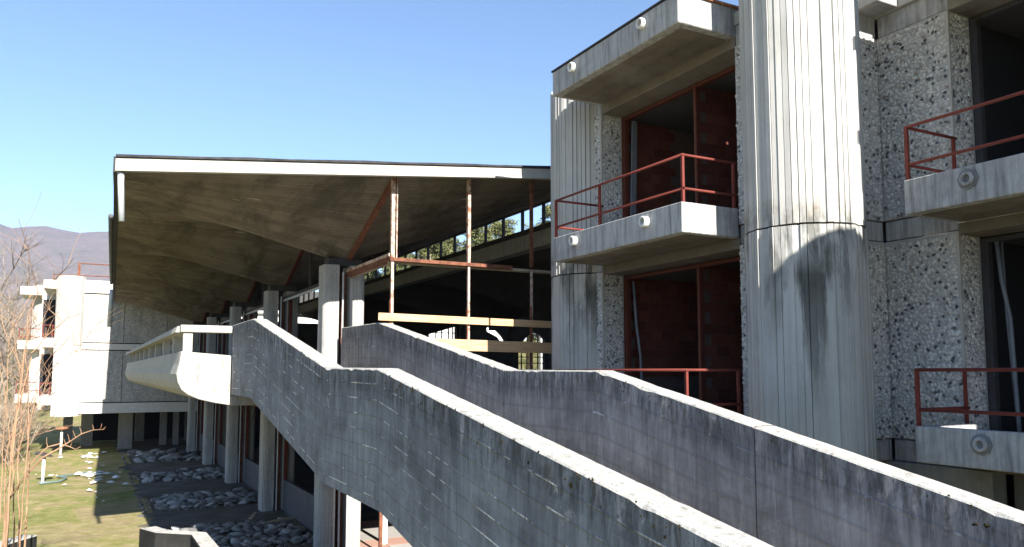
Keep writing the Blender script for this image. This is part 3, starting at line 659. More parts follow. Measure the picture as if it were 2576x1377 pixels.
# pebble facing
def pebble_mesh(name, patches, sp, seed, parent, skip=None):
    rr = random.Random(seed); m = MB()
    for (o, u, v, nrm, W_, H_) in patches:
        o, u, v, nrm = Vector(o), Vector(u), Vector(v), Vector(nrm); nu, nv = int(W_ / sp), int(H_ / sp)
        for i in range(nu):
            for j in range(nv):
                a = (i + .5 + rr.uniform(-.42, .42) + .5 * (j % 2)) * sp; b_ = (j + .5 + rr.uniform(-.42, .42)) * sp
                if a > W_ - .01 or b_ > H_ - .01: continue
                r = sp * rr.uniform(.34, .66); el = rr.uniform(.75, 1.35); th = rr.uniform(0, 3.14); hgt = r * rr.uniform(.3, .6); n = 6
                ct, st = math.cos(th), math.sin(th); c0 = o + u * a + v * b_
                ring = []
                for s_, hh in ((1, 0), (.62, hgt)):
                    for q in range(n):
                        e, f = r * el * s_ * math.cos(6.2832 * q / n), r / el * s_ * math.sin(6.2832 * q / n)
                        ring.append(c0 + u * (e * ct - f * st) + v * (e * st + f * ct) + nrm * hh)
                m.add(ring, [(q, (q + 1) % n, n + (q + 1) % n, n + q) for q in range(n)] + [tuple(range(n, 2 * n))])
    o = m.build(name, 'pebble', parent, fix=False); o['kind'] = 'stuff'
    for q in o.data.polygons: q.use_smooth = True
    return o
UX, UY, UZ = (1, 0, 0), (0, 1, 0), (0, 0, 1)
ZP = ((-.94, 1.86), (2.17, 4.90))
big_peb = []
brick_me = None
def rail_bar(name, parent, a, b, r=.021): return MB().tube([a, b], r, n=8).build(name, 'rail', parent, smooth=True)
def module(dx, dy, far_end, near_end, which):
    fx, wx, gxx, y1, y0 = 7.32 + dx, 8.4 + dx, 8.88 + dx, 12.1 + dy, 8.57 + dy
    if which: y0 = 1.95
    # balconies and roof slab
    for si, (z0, z1) in enumerate(((-1.11, -.67), (1.97, 2.41), (5.05, 5.5))):
        nm = 'roof_slab' if si == 2 else 'balcony'
        zi = z1 if si == 2 else z1 - .16
        if si == 2: s_ = bx(nm, 'conc_balcony', blk, fx, wx + 5, y0, y1, z0, z1, bevel=.012)
        else:
            s_ = MB().box(fx, fx + .14, y0, y1, z0, z1).box(fx + .1401, wx, y0 + .1401, y1 - .1401, z0 + .002, zi).box(fx + .1402, wx, y0, y0 + .14, z0, z1).box(fx + .1402, wx, y1 - .14, y1, z0, z1).build(nm, 'conc_balcony', blk, .01)
        # stepped underside: shallow panel and lintel by the window
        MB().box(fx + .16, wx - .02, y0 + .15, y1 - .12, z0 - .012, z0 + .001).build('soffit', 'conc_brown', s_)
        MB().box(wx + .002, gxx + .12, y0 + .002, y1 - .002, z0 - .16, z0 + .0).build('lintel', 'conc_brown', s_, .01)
        if si == 2:
            MB().box(fx - .02, wx + 5, y0 + .02, y1 + .015, z1 + .002, z1 + .035).build('roof_felt_edge', 'tar', s_, .006)
            MB().bar((fx + .25, y0 - .01, z1 + .012), (wx + .1, y0 - .012, z1 + .012), .05, .035).build('flashing', 'flash', s_)
        # drain spouts
        for ys in ((11.37 + dy, 9.39 + dy) if which == 0 else (5.47, 3.4)):
            zc = (z0 + z1) / 2 + (.07 if si == 2 else .06); ro, ri = (.085, .055) if which == 0 else (.085, .05)
            m = MB(); n = 18; L = .085 if which == 0 else .06; vs = []
            for xx, rr_ in ((fx + .002, ro), (fx - L + .012, ro), (fx - L, ro - .012), (fx - L, ri), (fx + .002, ri * .9)):
                vs += [(xx, ys + rr_ * math.cos(6.2832 * q / n), zc + rr_ * math.sin(6.2832 * q / n)) for q in range(n)]
            m.add(vs, [(k_ * n + q, k_ * n + (q + 1) % n, (k_ + 1) * n + (q + 1) % n, (k_ + 1) * n + q) for k_ in range(4) for q in range(n)])
            sp_ = m.build('drain_spout', 'white' if which == 0 else 'conc_balcony', s_, smooth=False)
            MB().tube([(fx - .004, ys, zc), (fx - .001, ys, zc)], ri * .93, n=n).build('spout_hole', 'dark', s_)
            if which: MB().tube([(fx - .02, ys, zc), (fx - .001, ys, zc)], .125, n=8).build('spout_flange', 'conc_dark', s_)
        if si == 2: continue
        # red railing
        zt = z1 + .69; zm = z1 + .2; ya, yb = y1 - .03, y0 + .03; xf = fx + .05
        r_ = MB().bar((xf, ya, z1 - .02), (xf, ya, zt), .042, .042).build('railing', 'rail', blk)
        for yy_ in (yb, ya + (yb - ya) * .40 if which == 0 else ya + (yb - ya) * .66): MB().bar((xf, yy_, z1 - .02), (xf, yy_, zt - .01), .04, .04).build('post', 'rail', r_)
        for z_ in (zt, zm):
            rail_bar('rail', r_, (xf, ya + .02, z_), (xf, yb - .02, z_)); rail_bar('rail', r_, (xf, ya, z_), (wx, ya, z_)); rail_bar('rail', r_, (xf, yb, z_), (wx, yb, z_))
        for yy_ in (ya, yb): MB().bar((wx - .06, yy_, z1 - .2), (wx - .06, yy_, zt), .036, .036).build('post', 'rail', r_)
    # walls: pebble-faced panels standing proud of the concrete core
    patches = []
    for pi, (z0, z1) in enumerate(ZP):
        H_ = z1 - z0
        for nm, (xa, xb, ya, yb) in (('far', (wx, gxx, y1, far_end)), ('near', (wx, gxx + .3, near_end, y0))):
            pn = bx('cladding_panel', 'mortar', blk, xa, xb, ya + .001, yb - .001, z0, z1, bevel=.006)
            pp = [((xa, ya + .03, z0 + .01), UY, UZ, (-1, 0, 0), yb - ya - .03, H_ - .02)]
            if nm == 'far': pp.append(((xa + .03, ya, z0 + .01), UX, UZ, (0, -1, 0), xb - xa - .05, H_ - .02))
            if nm == 'far' or which == 0: pebble_mesh('pebble_facing', pp, .048 if which else .042, 5 + pi + which * 7, pn)
            if nm == 'far': MB().box(xa - .006, xa + .028, ya - .006, ya + .028, z0 + .005, z1 - .005).build('corner_trim', 'conc_pale', pn)
            if which == 1 and nm == 'far': big_peb.append((pn, xa, ya, yb, z0, z1))
    for z0, z1 in ((-1.25, -.955), (1.875, 2.155), (4.915, 5.22)):
        for ya, yb in ((y1 + .002, far_end), (near_end, y0 - .002)):
            bx('floor_band', 'conc_balcony', blk, wx + .025, gxx + .3, ya, yb, z0, z1, bevel=.008)
    bx('roof_band', 'conc_pale', blk, wx - .0, gxx + .3, near_end, y0 - .003, 5.222, 5.42); bx('roof_band', 'conc_pale', blk, wx - .04, gxx + .3, y1 + .02, far_end + .05, 5.222, 5.5)
    MB().box(wx - .06, gxx + .4, y1 + .03, far_end + .07, 5.503, 5.53).build('roof_felt_edge', 'tar', blk)
    # window frames and rooms
    for pi, zf0 in enumerate((-.83, 2.25)):
        zc = zf0 + 2.62
        fm = 'redwood' if which == 0 else 'darksteel'
        f = bx('window_frame', fm, blk, gxx, gxx + .09, y1 - .1, y1 - .002, zf0, zc, bevel=0)
        ym = y1 - 2.09
        MB().box(gxx - .02, gxx + .07, ym - .045, ym + .0, zf0, zc).build('mullion', fm, f)
        MB().box(gxx + .01, gxx + .06, ym + .012, ym + .05, zf0, zc).build('mullion', 'rust', f)
        MB().box(gxx, gxx + .09, y0 + .004, y1 - .101, zc - .06, zc - .002).build('frame_head', fm, f)
        MB().box(gxx, gxx + .09, y0 + .003, y0 + .07, zf0, zc - .061).build('jamb', fm, f)
        # brick partitions, each brick proud of the mortar
        for wi, (yw, xa, xb) in enumerate(((ym, gxx + .1, gxx + 3.9), (y1 + .02, gxx + .12, gxx + 4.2))):
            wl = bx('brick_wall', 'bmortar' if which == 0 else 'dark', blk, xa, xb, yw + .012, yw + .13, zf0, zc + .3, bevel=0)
            if which == 1: continue
            vis = (1.15, 1.75)[wi]
            if which == 1: vis = .3
            if (pi, wi) == (1, 1): vis = .9
            nrow = 15; cols_ = int(vis / .27) + 1
            for rj_ in range(nrow):
                if which == 0 and pi == 0 and rj_ < 4 and wi == 1: continue
                for ck in range(cols_):
                    xx = xa + .005 + ck * .27 + (.135 if rj_ % 2 else 0); o = bpy.data.objects.new('brick', brick_me); col.objects.link(o); adopt(o, wl)
                    o.location = (xx, yw + .012 + random.uniform(-.003, .002), zf0 + .01 + rj_ * .18 + E)
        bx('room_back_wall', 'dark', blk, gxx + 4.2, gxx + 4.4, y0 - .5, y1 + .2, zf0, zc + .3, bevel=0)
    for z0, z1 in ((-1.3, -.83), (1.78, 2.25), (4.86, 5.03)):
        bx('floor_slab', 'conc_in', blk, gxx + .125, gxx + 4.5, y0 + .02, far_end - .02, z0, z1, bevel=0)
bm_ = MB(); bm_.box(.004, .262, -.012, .05, 0, .17)
bo = bm_.build('brick', 'brick'); brick_me = bo.data; bpy.data.objects.remove(bo)
for v in brick_me.vertices: v.co.z -= E
module(0, 0, 13.15, 7.9, 0)
module(1.68, -5.8, 7.39, 1.2, 1)
# short return wall beside the tower, faced like the rest
for pi, (z0, z1) in enumerate(ZP):
    pn = bx('cladding_panel', 'mortar', blk, 9.1, 10.12, 7.395, 7.62, z0, z1, bevel=.006)
    pebble_mesh('pebble_facing', [((9.15, 7.395, z0 + .01), UX, UZ, (0, -1, 0), .94, z1 - z0 - .02)], .048, 70 + pi, pn)
for z0, z1 in ((-1.25, -.955), (1.875, 2.155), (4.915, 5.42)): bx('floor_band', 'conc_balcony', blk, 9.1, 10.09, 7.42, 7.64, z0, z1)
bx('ground_wall', 'conc', blk, 10.05, 10.35, 6.0, 7.6, G, -1.26); bx('ground_wall', 'conc_dark', blk, 10.5, 10.8, -3, 6.0, G, -1.3); bx('ground_wall', 'conc', blk, 8.45, 8.7, 8.5, 13.1, G, -1.26)
bx('end_wall', 'conc', blk, 9.3, 14.5, 13.16, 13.36, G, 5.2); bx('back_wall', 'conc', blk, 14.8, 15.0, -3, 13.3, G, 5.4)
bx('party_wall', 'conc_dark', blk, 9.6, 14.8, 7.66, 7.86, G, 5.2)
bx('roof_slab', 'conc', blk, 9.6, 15, 7.0, 13.3, 5.225, 5.47); bx('roof_slab', 'conc', blk, 11.2, 15, -3, 6.98, 5.225, 5.46)
MB().box(9.6, 15, 7.0, 13.32, 5.472, 5.5).box(11.3, 15, -3, 6.9, 5.465, 5.49).build('roof_felt', 'tar', blk)
# next bay toward the photographer, out of frame, whose shade falls on the tower
bx('end_wall', 'conc', blk, 10.0, 14.8, -.2, 0, G, 5.2); bx('ground_wall', 'conc', blk, 9.05, 10.48, 2.8, 3.0, G, -1.12)  # ground wall is unseen, added to shade the band beside the tower
# the largest pebbles of the near panel stand free
rr = random.Random(12); pm = []
for i in range(5):
    b_ = bmesh.new(); bmesh.ops.create_icosphere(b_, subdivisions=1, radius=1)
    for v in b_.verts: v.co *= 1 + .25 * noise.noise(v.co * 1.3 + Vector((i * 5, 2, 0))); v.co.x *= .45
    me = bpy.data.meshes.new('pebble'); b_.to_mesh(me); b_.free(); me.materials.append(M['pebble_one'])
    for q in me.polygons: q.use_smooth = True
    pm.append(me)
for (pn, xa, ya, yb, z0, z1) in big_peb:
    for i in range(150):
        o = bpy.data.objects.new('pebble', rr.choice(pm)); col.objects.link(o); adopt(o, pn)
        o.location = (xa - .004, rr.uniform(ya + .06, yb - .03), rr.uniform(z0 + .04, z1 - .04) + E); s_ = rr.uniform(.016, .026); o.scale = (s_, s_ * rr.uniform(.8, 1.3), s_); o.rotation_euler = (rr.uniform(0, 6), 0, 0)
# loose strips hanging in the window openings
st = MB().bar((9.06, 11.93, 4.8), (8.95, 11.9, 2.3), .11, .03, (0, 1, 0)).bar((9.1, 11.95, 4.8), (9.0, 11.9, 2.3), .02, .05, (0, 1, 0)).build('window_strip', 'alu')
tag(st, 'pale metal window strip leaning inside the upper corner window', 'metal strip')
st = MB().tube([(9.0, 11.95, 1.7), (9.03, 11.92, .9), (9.1, 11.9, .3), (9.13, 11.9, -.3), (9.1, 11.9, -.83)], .025, n=6).build('window_strip', 'alu', smooth=True)
tag(st, 'thin curved pale strip hanging in the lower window above the stair', 'metal strip')
st = MB().tube([(10.62, 6.12, 1.75), (10.66, 6.1, 1.2), (10.72, 6.05, .7), (10.72, 6.02, -.5), (10.7, 6.0, -.83)], .03, n=6).tube([(10.7, 6.1, 1.75), (10.73, 6.1, .8), (10.77, 6.05, -.83)], .02, n=6).build('window_strip', 'alu', smooth=True)
tag(st, 'bent grey blind strips beside the pebble wall, lower right window', 'metal strip')

# ================================================================== FAR WHITE BLOCK
fb = thing('far_block', 'sunlit pale concrete block on stilts with round towers, beyond the lawn', 'building', (2, 50, G))
M['far_conc'] = concrete('far_concrete', (.6, .58, .54), (.52, .5, .46), (.66, .64, .6), .25, stain=.7)
M['far_peb'] = pebbly('far_pebble_dash', 13, pale=True)
YB = 46.0
for z0, z1, nm, mat, pr_ in ((-2.15, -1.63, 'floor_band', 'far_conc', .06), (-1.58, 1.08, 'cladding_panel', 'far_peb', 0), (1.13, 1.44, 'floor_band', 'far_conc', .02), (1.49, 3.99, 'cladding_panel', 'far_peb', 0), (4.05, 4.7, 'roof_band', 'far_conc', .06)):
    x1s = [(-.4, 4.0)] if 'panel' in nm else [(-.42, 6.9)]
    if 'panel' in nm: x1s = [(-.4, 1.5), (1.52, 3.6), (3.62, 5.2), (5.22, 6.9)]
    for xa, xb in x1s: bx(nm, mat, fb, xa, xb, YB - pr_, YB + 9, z0, z1, bevel=.01)
bx('roof_felt_edge', 'tar', fb, -.3, 6.9, YB + .1, YB + 9, 4.702, 4.73, bevel=0)
fluted(fb, -1.0, 46.2, .64, -2.25, 4.87, 1.32, 26, 5, 'far_conc', mat2='conc_pale'); fluted(fb, -2.35, 52.2, .64, -2.2, 4.88, 1.32, 26, 6, 'far_conc', mat2='conc_pale')
for (x0, x1, ya, yb) in ((-2.25, -.4, 46.6, 50.2), (-3.55, -1.2, 50.9, 54.2)):
    for z0, z1 in ((-1.71, -1.25), (1.23, 1.71), (4.25, 4.7)):
        s_ = bx('roof_slab' if z1 > 4 else 'balcony', 'far_conc', fb, x0, x1 + .6, ya, yb, z0, z1, bevel=.015)
        if z1 < 4:
            r_ = MB().bar((x0 + .06, ya + .06, z1 - .02), (x0 + .06, ya + .06, z1 + .65), .045, .045).build('railing', 'rail', fb)
            for z_ in (z1 + .65, z1 + .2): MB().tube([(x0 + .06, ya + .06, z_), (x1, ya + .06, z_)], .024, n=6).build('rail', 'rail', r_); MB().tube([(x0 + .06, ya + .06, z_), (x0 + .06, yb - .06, z_)], .024, n=6).build('rail', 'rail', r_)
            MB().bar((x0 + .5, ya + .06, z1 - .02), (x0 + .5, ya + .06, z1 + .65), .04, .04).build('post', 'rail', r_)
            bx('window', 'dark', fb, x1 - .55, x1 + .2, ya + .9, yb, z1, z1 + 2.35, bevel=0)
bx('side_wall', 'far_conc', fb, -2.45, -.42, 50.35, 56, -2.1, 4.6)
for z0, z1 in ((-1.24, .95), (1.72, 3.95)): bx('window', 'dark', fb, -2.4, -.5, 50.22, 50.34, z0, z1, bevel=0)
for (x, y, wd) in ((1.85, 48.1, .7), (3.85, 49.6, .35), (4.5, 49.4, .3), (.0, 51, .6), (2.8, 53, .5), (-1.0, 54, .5), (5.5, 52, .5)):
    bx('stilt', 'conc', fb, x - wd / 2, x + wd / 2, y - .2, y + .2, G, -2.16)
bx('ground_wall', 'dark', fb, 0.2, 6.9, 54.5, 54.8, G, -2.16)
rr_ = MB().bar((-.71, 48, 4.7), (-.71, 48, 5.82), .13, .13).build('roof_rail', 'rust', fb)
MB().tube([(-.75, 48, 5.8), (8, 48, 5.8)], .035, n=6).build('rail', 'rust', rr_); MB().tube([(-1.9, 48.4, 5.17), (8, 48, 5.25)], .03, n=6).build('rail', 'rust', rr_)
MB().bar((-1.85, 48.4, 4.7), (-1.9, 48.4, 5.2), .05, .05).build('post', 'rust', rr_)

# white building seen through the hall
wb = thing('white_building', 'low sunlit white building seen through the dark pavilion', 'building', (30, 66, G))
bx('wall', 'white', wb, 8, 34.6, 66, 74, G, 4.7, bevel=.02); bx('roof', 'white', wb, 7.7, 46.3, 65.6, 74.3, 4.702, 5.75, bevel=.02)
for x in (38.5, 42, 45.8): bx('post', 'white', wb, x, x + .4, 66, 66.4, G, 4.7)
for i in range(6): bx('window', 'dark', wb, 10 + i * 4, 11.6 + i * 4, 65.95, 66.02, 0, 1.6, bevel=0)

# ================================================================== LOW WALLS
M['moss_shade'] = concrete('moss_shade_concrete', (.022, .022, .021), (.012, .012, .011), (.05, .05, .048), .6)  # near-black faces: moss, with the walls' shade put into the colour
def low_wall(pts, th, zb, label, cat='wall'):
    m = MB(); P = [Vector(p) for p in pts]; vs = []
    for i, p in enumerate(P):
        d = (P[min(i + 1, len(P) - 1)] - P[max(0, i - 1)]); d.z = 0; n_ = Vector((d.y, -d.x, 0)).normalized() * th
        vs += [(p.x, p.y, zb), p, p + n_, ((p + n_).x, (p + n_).y, zb)]
    L = len(P)
    fs = [(i * 4 + a, i * 4 + (a + 1) % 4, (i + 1) * 4 + (a + 1) % 4, (i + 1) * 4 + a) for i in range(L - 1) for a in range(4)]
    mi = [(1 if a == 1 else 0) for i in range(L - 1) for a in range(4)]
    m.add(vs, fs + [(3, 2, 1, 0), tuple((L - 1) * 4 + a for a in range(4))]); m.mi = mi + [0, 0]
    o = m.build('low_wall', ['moss_shade', 'coping'], None, .015); return tag(o, label, cat)
low_wall([at_z(350, 1330, -2.9), at_z(390, 1341, -2.9), at_z(480, 1346, -2.95), at_z(512, 1392, -3.05), at_z(540, 1460, -3.2)], -.32, G, 'moss-grown concrete wall end, shade coloured into its faces, at the bottom beside the cobbles')
low_wall([at_z(95, 1346, -2.9), at_z(40, 1362, -2.9), at_z(-80, 1400, -2.9)], .3, G, 'moss-grown concrete wall end, shade coloured into its faces, in the bottom left corner')

# ================================================================== GARDEN LAMPS, RUBBISH
def lamp(px, py, capmat, label, tilt, hh=1.0):
    b = at_z(px, py, G); t = thing('garden_lamp', label, 'lamp', (b.x, b.y, G), 'garden lamps on the lawn')
    MB().tube([(b.x, b.y, G - .05), (b.x + .01, b.y, G + hh)], .062, .055, n=12).build('post', 'white', t, smooth=True)
    MB().tube([(b.x, b.y, G), (b.x, b.y, G + .05)], .13, n=12).build('base', 'conc', t)
    m = MB(); n = 16; vs = []
    for r_, z_ in ((.05, 1.0), (.30, 1.03), (.31, 1.06), (.2, 1.12), (.05, 1.15)):
        vs += [(b.x + r_ * math.cos(6.2832 * q / n) + tilt * (z_ - 1), b.y + r_ * math.sin(6.2832 * q / n), G + z_ - 1 + hh + tilt * r_ * math.cos(6.2832 * q / n)) for q in range(n)]
    m.add(vs, [(k_ * n + q, k_ * n + (q + 1) % n, (k_ + 1) * n + (q + 1) % n, (k_ + 1) * n + q) for k_ in range(4) for q in range(n)] + [tuple(range(n))[::-1], tuple(4 * n + q for q in range(n))])
    m.build('lamp_shade', capmat, t)
lamp(152, 1146, 'flash', 'white garden lamp post with an orange disc shade, the farther one', .05, 1.28)
lamp(107, 1215, 'darksteel', 'white garden lamp post with a dark broken shade, the nearer one', -.22)
rr = random.Random(21)
def scrap(p, s_, label, mat='white', name='rubbish'):
    m = MB(); n = 6; c0 = Vector(p)
    ring = [c0 + Vector((s_ * rr.uniform(.5, 1.2) * math.cos(6.28 * q / n), s_ * rr.uniform(.5, 1.2) * math.sin(6.28 * q / n), rr.uniform(0, .3) * s_)) for q in range(n)]
    m.add(ring + [c0 + Vector((0, 0, s_ * rr.uniform(.35, .6)))], [(q, (q + 1) % n, n) for q in range(n)] + [tuple(range(n))[::-1]])
    o = m.build(name, mat, None, .004); return tag(o, label, 'rubbish', 'rubbish strewn over the lawn')
for i in range(46):
    px = rr.uniform(195, 262) if rr.random() < .75 else rr.uniform(85, 195)
    py = rr.choice((rr.gauss(1147, 4), rr.gauss(1152, 6), rr.gauss(1198, 3), rr.gauss(1205, 10), rr.uniform(1140, 1265)))
    b = at_z(px, py, G); scrap((b.x, b.y, G + .03), rr.uniform(.06, .2), 'scrap of white rubbish lying on the sunlit lawn')
for px, py in ((322, 1147), (281, 1218), (292, 1205), (268, 1196), (300, 1192), (345, 1150), (315, 1222)):
    b = at_z(px, py, G); scrap((b.x, b.y, G + .04), rr.uniform(.1, .22), 'scrap of white rubbish lying in the roof shade')
k = NT('blue_hose'); M['hose'] = k.done((.13, .2, .21), .6, .3)
hp = [at_z(*q, G + .03) for q in ((100, 1217), (128, 1213), (150, 1211), (168, 1203), (160, 1200), (145, 1200), (165, 1196), (190, 1193), (212, 1188), (232, 1191), (262, 1190), (290, 1192))]
o = MB().tube(hp, .032, n=6).build('garden_hose', 'hose', smooth=True); tag(o, 'faded blue-green hose lying in loops on the lawn', 'hose')
for px, py, L_, a, lb in ((600, 1312, .9, .3, 'longest broken brown plank on the nearest cobble bed'), (570, 1300, .7, 1.2, 'broken brown plank lying lengthwise on the nearest cobble bed'), (640, 1305, .5, .1, 'shortest broken brown plank on the nearest cobble bed')):
    b = at_z(px + 60, py + 5, G + .3); o = MB().bar(b, b + Vector((L_ * math.cos(a), L_ * math.sin(a), .04)), .1, .03).build('broken_plank', 'wood_grey', None, .004)
    tag(o, lb, 'plank', 'broken planks on the cobbles')

# ================================================================== VEGETATION
k = NT('bare_bark'); p = k.coord('World'); M['bark'] = k.done(k.ramp(k.noise(p, 4, 5), [(.3, (.15, .115, .085)), (.7, (.34, .28, .21))]), .9, .1)
k = NT('pale_bark'); p = k.coord('World'); M['bark_pale'] = k.done(k.ramp(k.noise(p, 2, 5), [(.3, (.15, .125, .1)), (.7, (.27, .225, .18))]), .9, .1)
k = NT('sapling_bark'); p = k.coord('World'); M['sapling'] = k.done(k.ramp(k.noise(p, 3, 5), [(.3, (.2, .115, .07)), (.6, (.33, .205, .125)), (.8, (.4, .29, .2))]), .8, .2)
k = NT('pine_needles'); gi = k.n('NewGeometry'); c = k.ramp(gi.outputs['Random Per Island'], [(0, (.045, .055, .02)), (.5, (.105, .118, .042)), (.85, (.165, .168, .065)), (1, (.22, .2, .1))])
M['needles'] = k.done(c, .8, .15)
def grow(m, rnd, p, d, L, r, depth, spread=.6, seg=4, up=.15, minr=.006):
    pts = [p.copy()]; q = p.copy(); dd = d.normalized()
    for i in range(seg):
        dd = (dd + Vector((rnd.gauss(0, .12), rnd.gauss(0, .12), rnd.gauss(0, .08) + up * .12))).normalized(); q = q + dd * (L / seg); pts.append(q.copy())
    m.tube(pts, r, r * .55, n=5 if r > .05 else 3, cap=False)
    if depth <= 0: return
    for i in range(rnd.randint(3, 5)):
        t = rnd.uniform(.35, 1); b = pts[min(seg, int(t * seg))]
        a = rnd.uniform(0, 6.283); side = Vector((math.cos(a), math.sin(a), rnd.uniform(-.1, .7)))
        grow(m, rnd, b, dd * (1 - spread) + side * spread, L * rnd.uniform(.45, .68), max(minr, r * .5), depth - 1, spread, max(2, seg - 1), up, minr)
def bare_tree(x, y, h, label, seed, mat='bark_pale', group='bare trees behind the far block', depth=4, name='bare_tree', trunk=.16):
    rnd = random.Random(seed); t = thing(name, label, 'tree', (x, y, G), group)
    m = MB(); P = Vector((x, y, G - .05)); pts = [P]; 
    for i in range(6): P = P + Vector((rnd.gauss(0, .15), rnd.gauss(0, .15), h * .6 / 6)); pts.append(P)
    m.tube(pts, trunk, trunk * .5, n=7); m.build('trunk', mat, t, smooth=True, fix=False)
    m = MB()
    for i in range(9):
        b = pts[2 + i % 5]; a = rnd.uniform(0, 6.28)
        grow(m, rnd, b, Vector((math.cos(a), math.sin(a), rnd.uniform(.5, 1.3))), h * rnd.uniform(.24, .36), trunk * .36, depth - 1, .55, 4, .3, .008)
    m.build('crown', mat, t, fix=False)
for i, (px, y, h) in enumerate(((-40, 72, 17), (8, 80, 17.5), (28, 66, 11), (-15, 62, 12), (52, 92, 12), (70, 110, 12), (0, 100, 17))):
    b = at_y(px, 935, y)
    bare_tree(b.x, y, h, ('tall pale bare tree standing at the left picture edge', 'tallest bare tree at the left, its twigs against the sky', 'slim bare tree left of the far towers', 'bare tree with low branches at the far left', 'short bare tree just behind the far towers', 'bare tree far behind the towers', 'bare tree in the rear of the left thicket')[i], 100 + i)
# thicket of bare shrubs along the left
for i in range(16):
    px = -60 + i * 9 if i < 12 else -40 + (i - 12) * 30; y = random.Random(i).uniform(38, 60) if i < 12 else 64
    b = at_y(px, 935, y); rnd = random.Random(300 + i); m = MB()
    for j in range(10):
        a = rnd.uniform(0, 6.28); grow(m, rnd, Vector((b.x + rnd.gauss(0, .5), y + rnd.gauss(0, .5), G - .05)), Vector((math.cos(a) * .5, math.sin(a) * .5, 1)), rnd.uniform(1.6, 3.0), .022, 2, .5, 4, .2, .007)
    o = m.build('bare_shrub', 'bark', fix=False); tag(o, 'leafless brown shrub in the thicket left of the far block', 'shrub', 'bare shrubs in the left thicket')
# saplings close to the camera on the left
def sapling(px0, pts, d, label, r=.03, twigs=6, seed=0):
    rnd = random.Random(seed); P = [at_d(a, b, d + (i * .12)) for i, (a, b) in enumerate(pts)]
    b = P[0]; base = Vector((b.x - .1, b.y + .05, G - .03))
    Q = [base] + P; m = MB()
    fine = [Q[0]]
    for a, b_ in zip(Q, Q[1:]):
        for s_ in range(1, 5): fine.append(a.lerp(b_, s_ / 4) + Vector((rnd.gauss(0, .008), rnd.gauss(0, .008), 0)))
    t = thing('sapling', label, 'sapling', tuple(base), 'bare saplings at the left edge')
    m.tube(fine, r, r * .25, n=6, cap=True); m.build('stem', 'sapling', t, smooth=True, fix=False)
    for i in range(twigs):
        m = MB(); b_ = fine[rnd.randint(len(fine) // 3, len(fine) - 1)]; a = rnd.uniform(0, 6.28)
        grow(m, rnd, b_, Vector((math.cos(a), math.sin(a) * .6, rnd.uniform(.3, 1.2))), rnd.uniform(.5, 1.3), r * .35, 1, .5, 5, .2, .003)
        m.build('twig', 'sapling', t, fix=False)
sp = [([(40, 1500), (55, 1300), (70, 1100), (88, 1000), (96, 930), (120, 830)], 'sapling stem leaning right beside the far tower'),
      ([(5, 1500), (25, 1250), (40, 1050), (75, 900), (110, 850), (170, 800), (205, 790)], 'sapling arching over the far tower'),
      ([(15, 1500), (20, 1300), (30, 1100), (50, 980), (70, 800), (95, 740)], 'straight sapling in the middle of the left clump'),
      ([(-20, 1500), (0, 1300), (12, 1080), (20, 900), (38, 760)], 'sapling at the very left edge'),
      ([(30, 1500), (36, 1320), (30, 1150), (10, 980), (-20, 850)], 'sapling leaning out of the picture on the left'),
      ([(60, 1520), (62, 1350), (70, 1220), (72, 1050), (66, 900), (80, 760)], 'thin upright sapling right of the clump'),
      ([(0, 1500), (10, 1340), (35, 1180), (80, 1010), (150, 905), (230, 868)], 'sapling bowed far to the right over the lawn'),
      ([(-10, 1500), (8, 1330), (15, 1150), (45, 1020), (60, 880)], 'short sapling behind the clump'),
      ([(48, 1500), (50, 1330), (42, 1180), (55, 1050), (50, 940), (30, 820)], 'sapling crossing the others near the left edge')]
for i, (q, lb) in enumerate(sp): sapling(0, q, 10.5 + .35 * i, lb, .013 + .004 * (i % 3), 4, 500 + i)
# the long low branch across the lawn
P1 = [(20, 1260), (70, 1190), (110, 1150), (150, 1128), (175, 1112), (205, 1092), (235, 1082), (262, 1081)]
P2 = [(60, 1190), (88, 1155), (120, 1125), (150, 1117), (175, 1124), (190, 1131), (203, 1124)]
t = thing('sapling', 'low sapling whose forked branch reaches right in front of the lamps', 'sapling', (-.9, 12.4, G), 'bare saplings at the left edge')
pp = [Vector((-.9, 12.4, G - .03))] + [at_d(a, b, 11.2) for a, b in P1]
MB().tube(pp, .02, .005, n=6).build('stem', 'sapling', t, smooth=True, fix=False)
m = MB(); m.tube([at_d(a, b, 11.2) for a, b in P2], .013, .005, n=5); m.build('twig', 'sapling', t, fix=False); m = MB(); rnd = random.Random(5)
for (a, b), (c_, d_) in (((175, 1112), (170, 1092)), ((205, 1092), (200, 1075)), ((235, 1082), (232, 1068)), ((250, 1082), (256, 1066)), ((258, 1081), (266, 1074)), ((150, 1117), (156, 1100)), ((120, 1125), (118, 1100)), ((190, 1100), (183, 1083)), ((175, 1124), (181, 1112)), ((165, 1119), (160, 1104))):
    m.tube([at_d(a, b, 11.2), at_d((a + c_) / 2 + rnd.uniform(-2, 2), (b + d_) / 2, 11.2), at_d(c_, d_, 11.2)], .006, .003, n=4); m.build('twig', 'sapling', t, fix=False); m = MB()
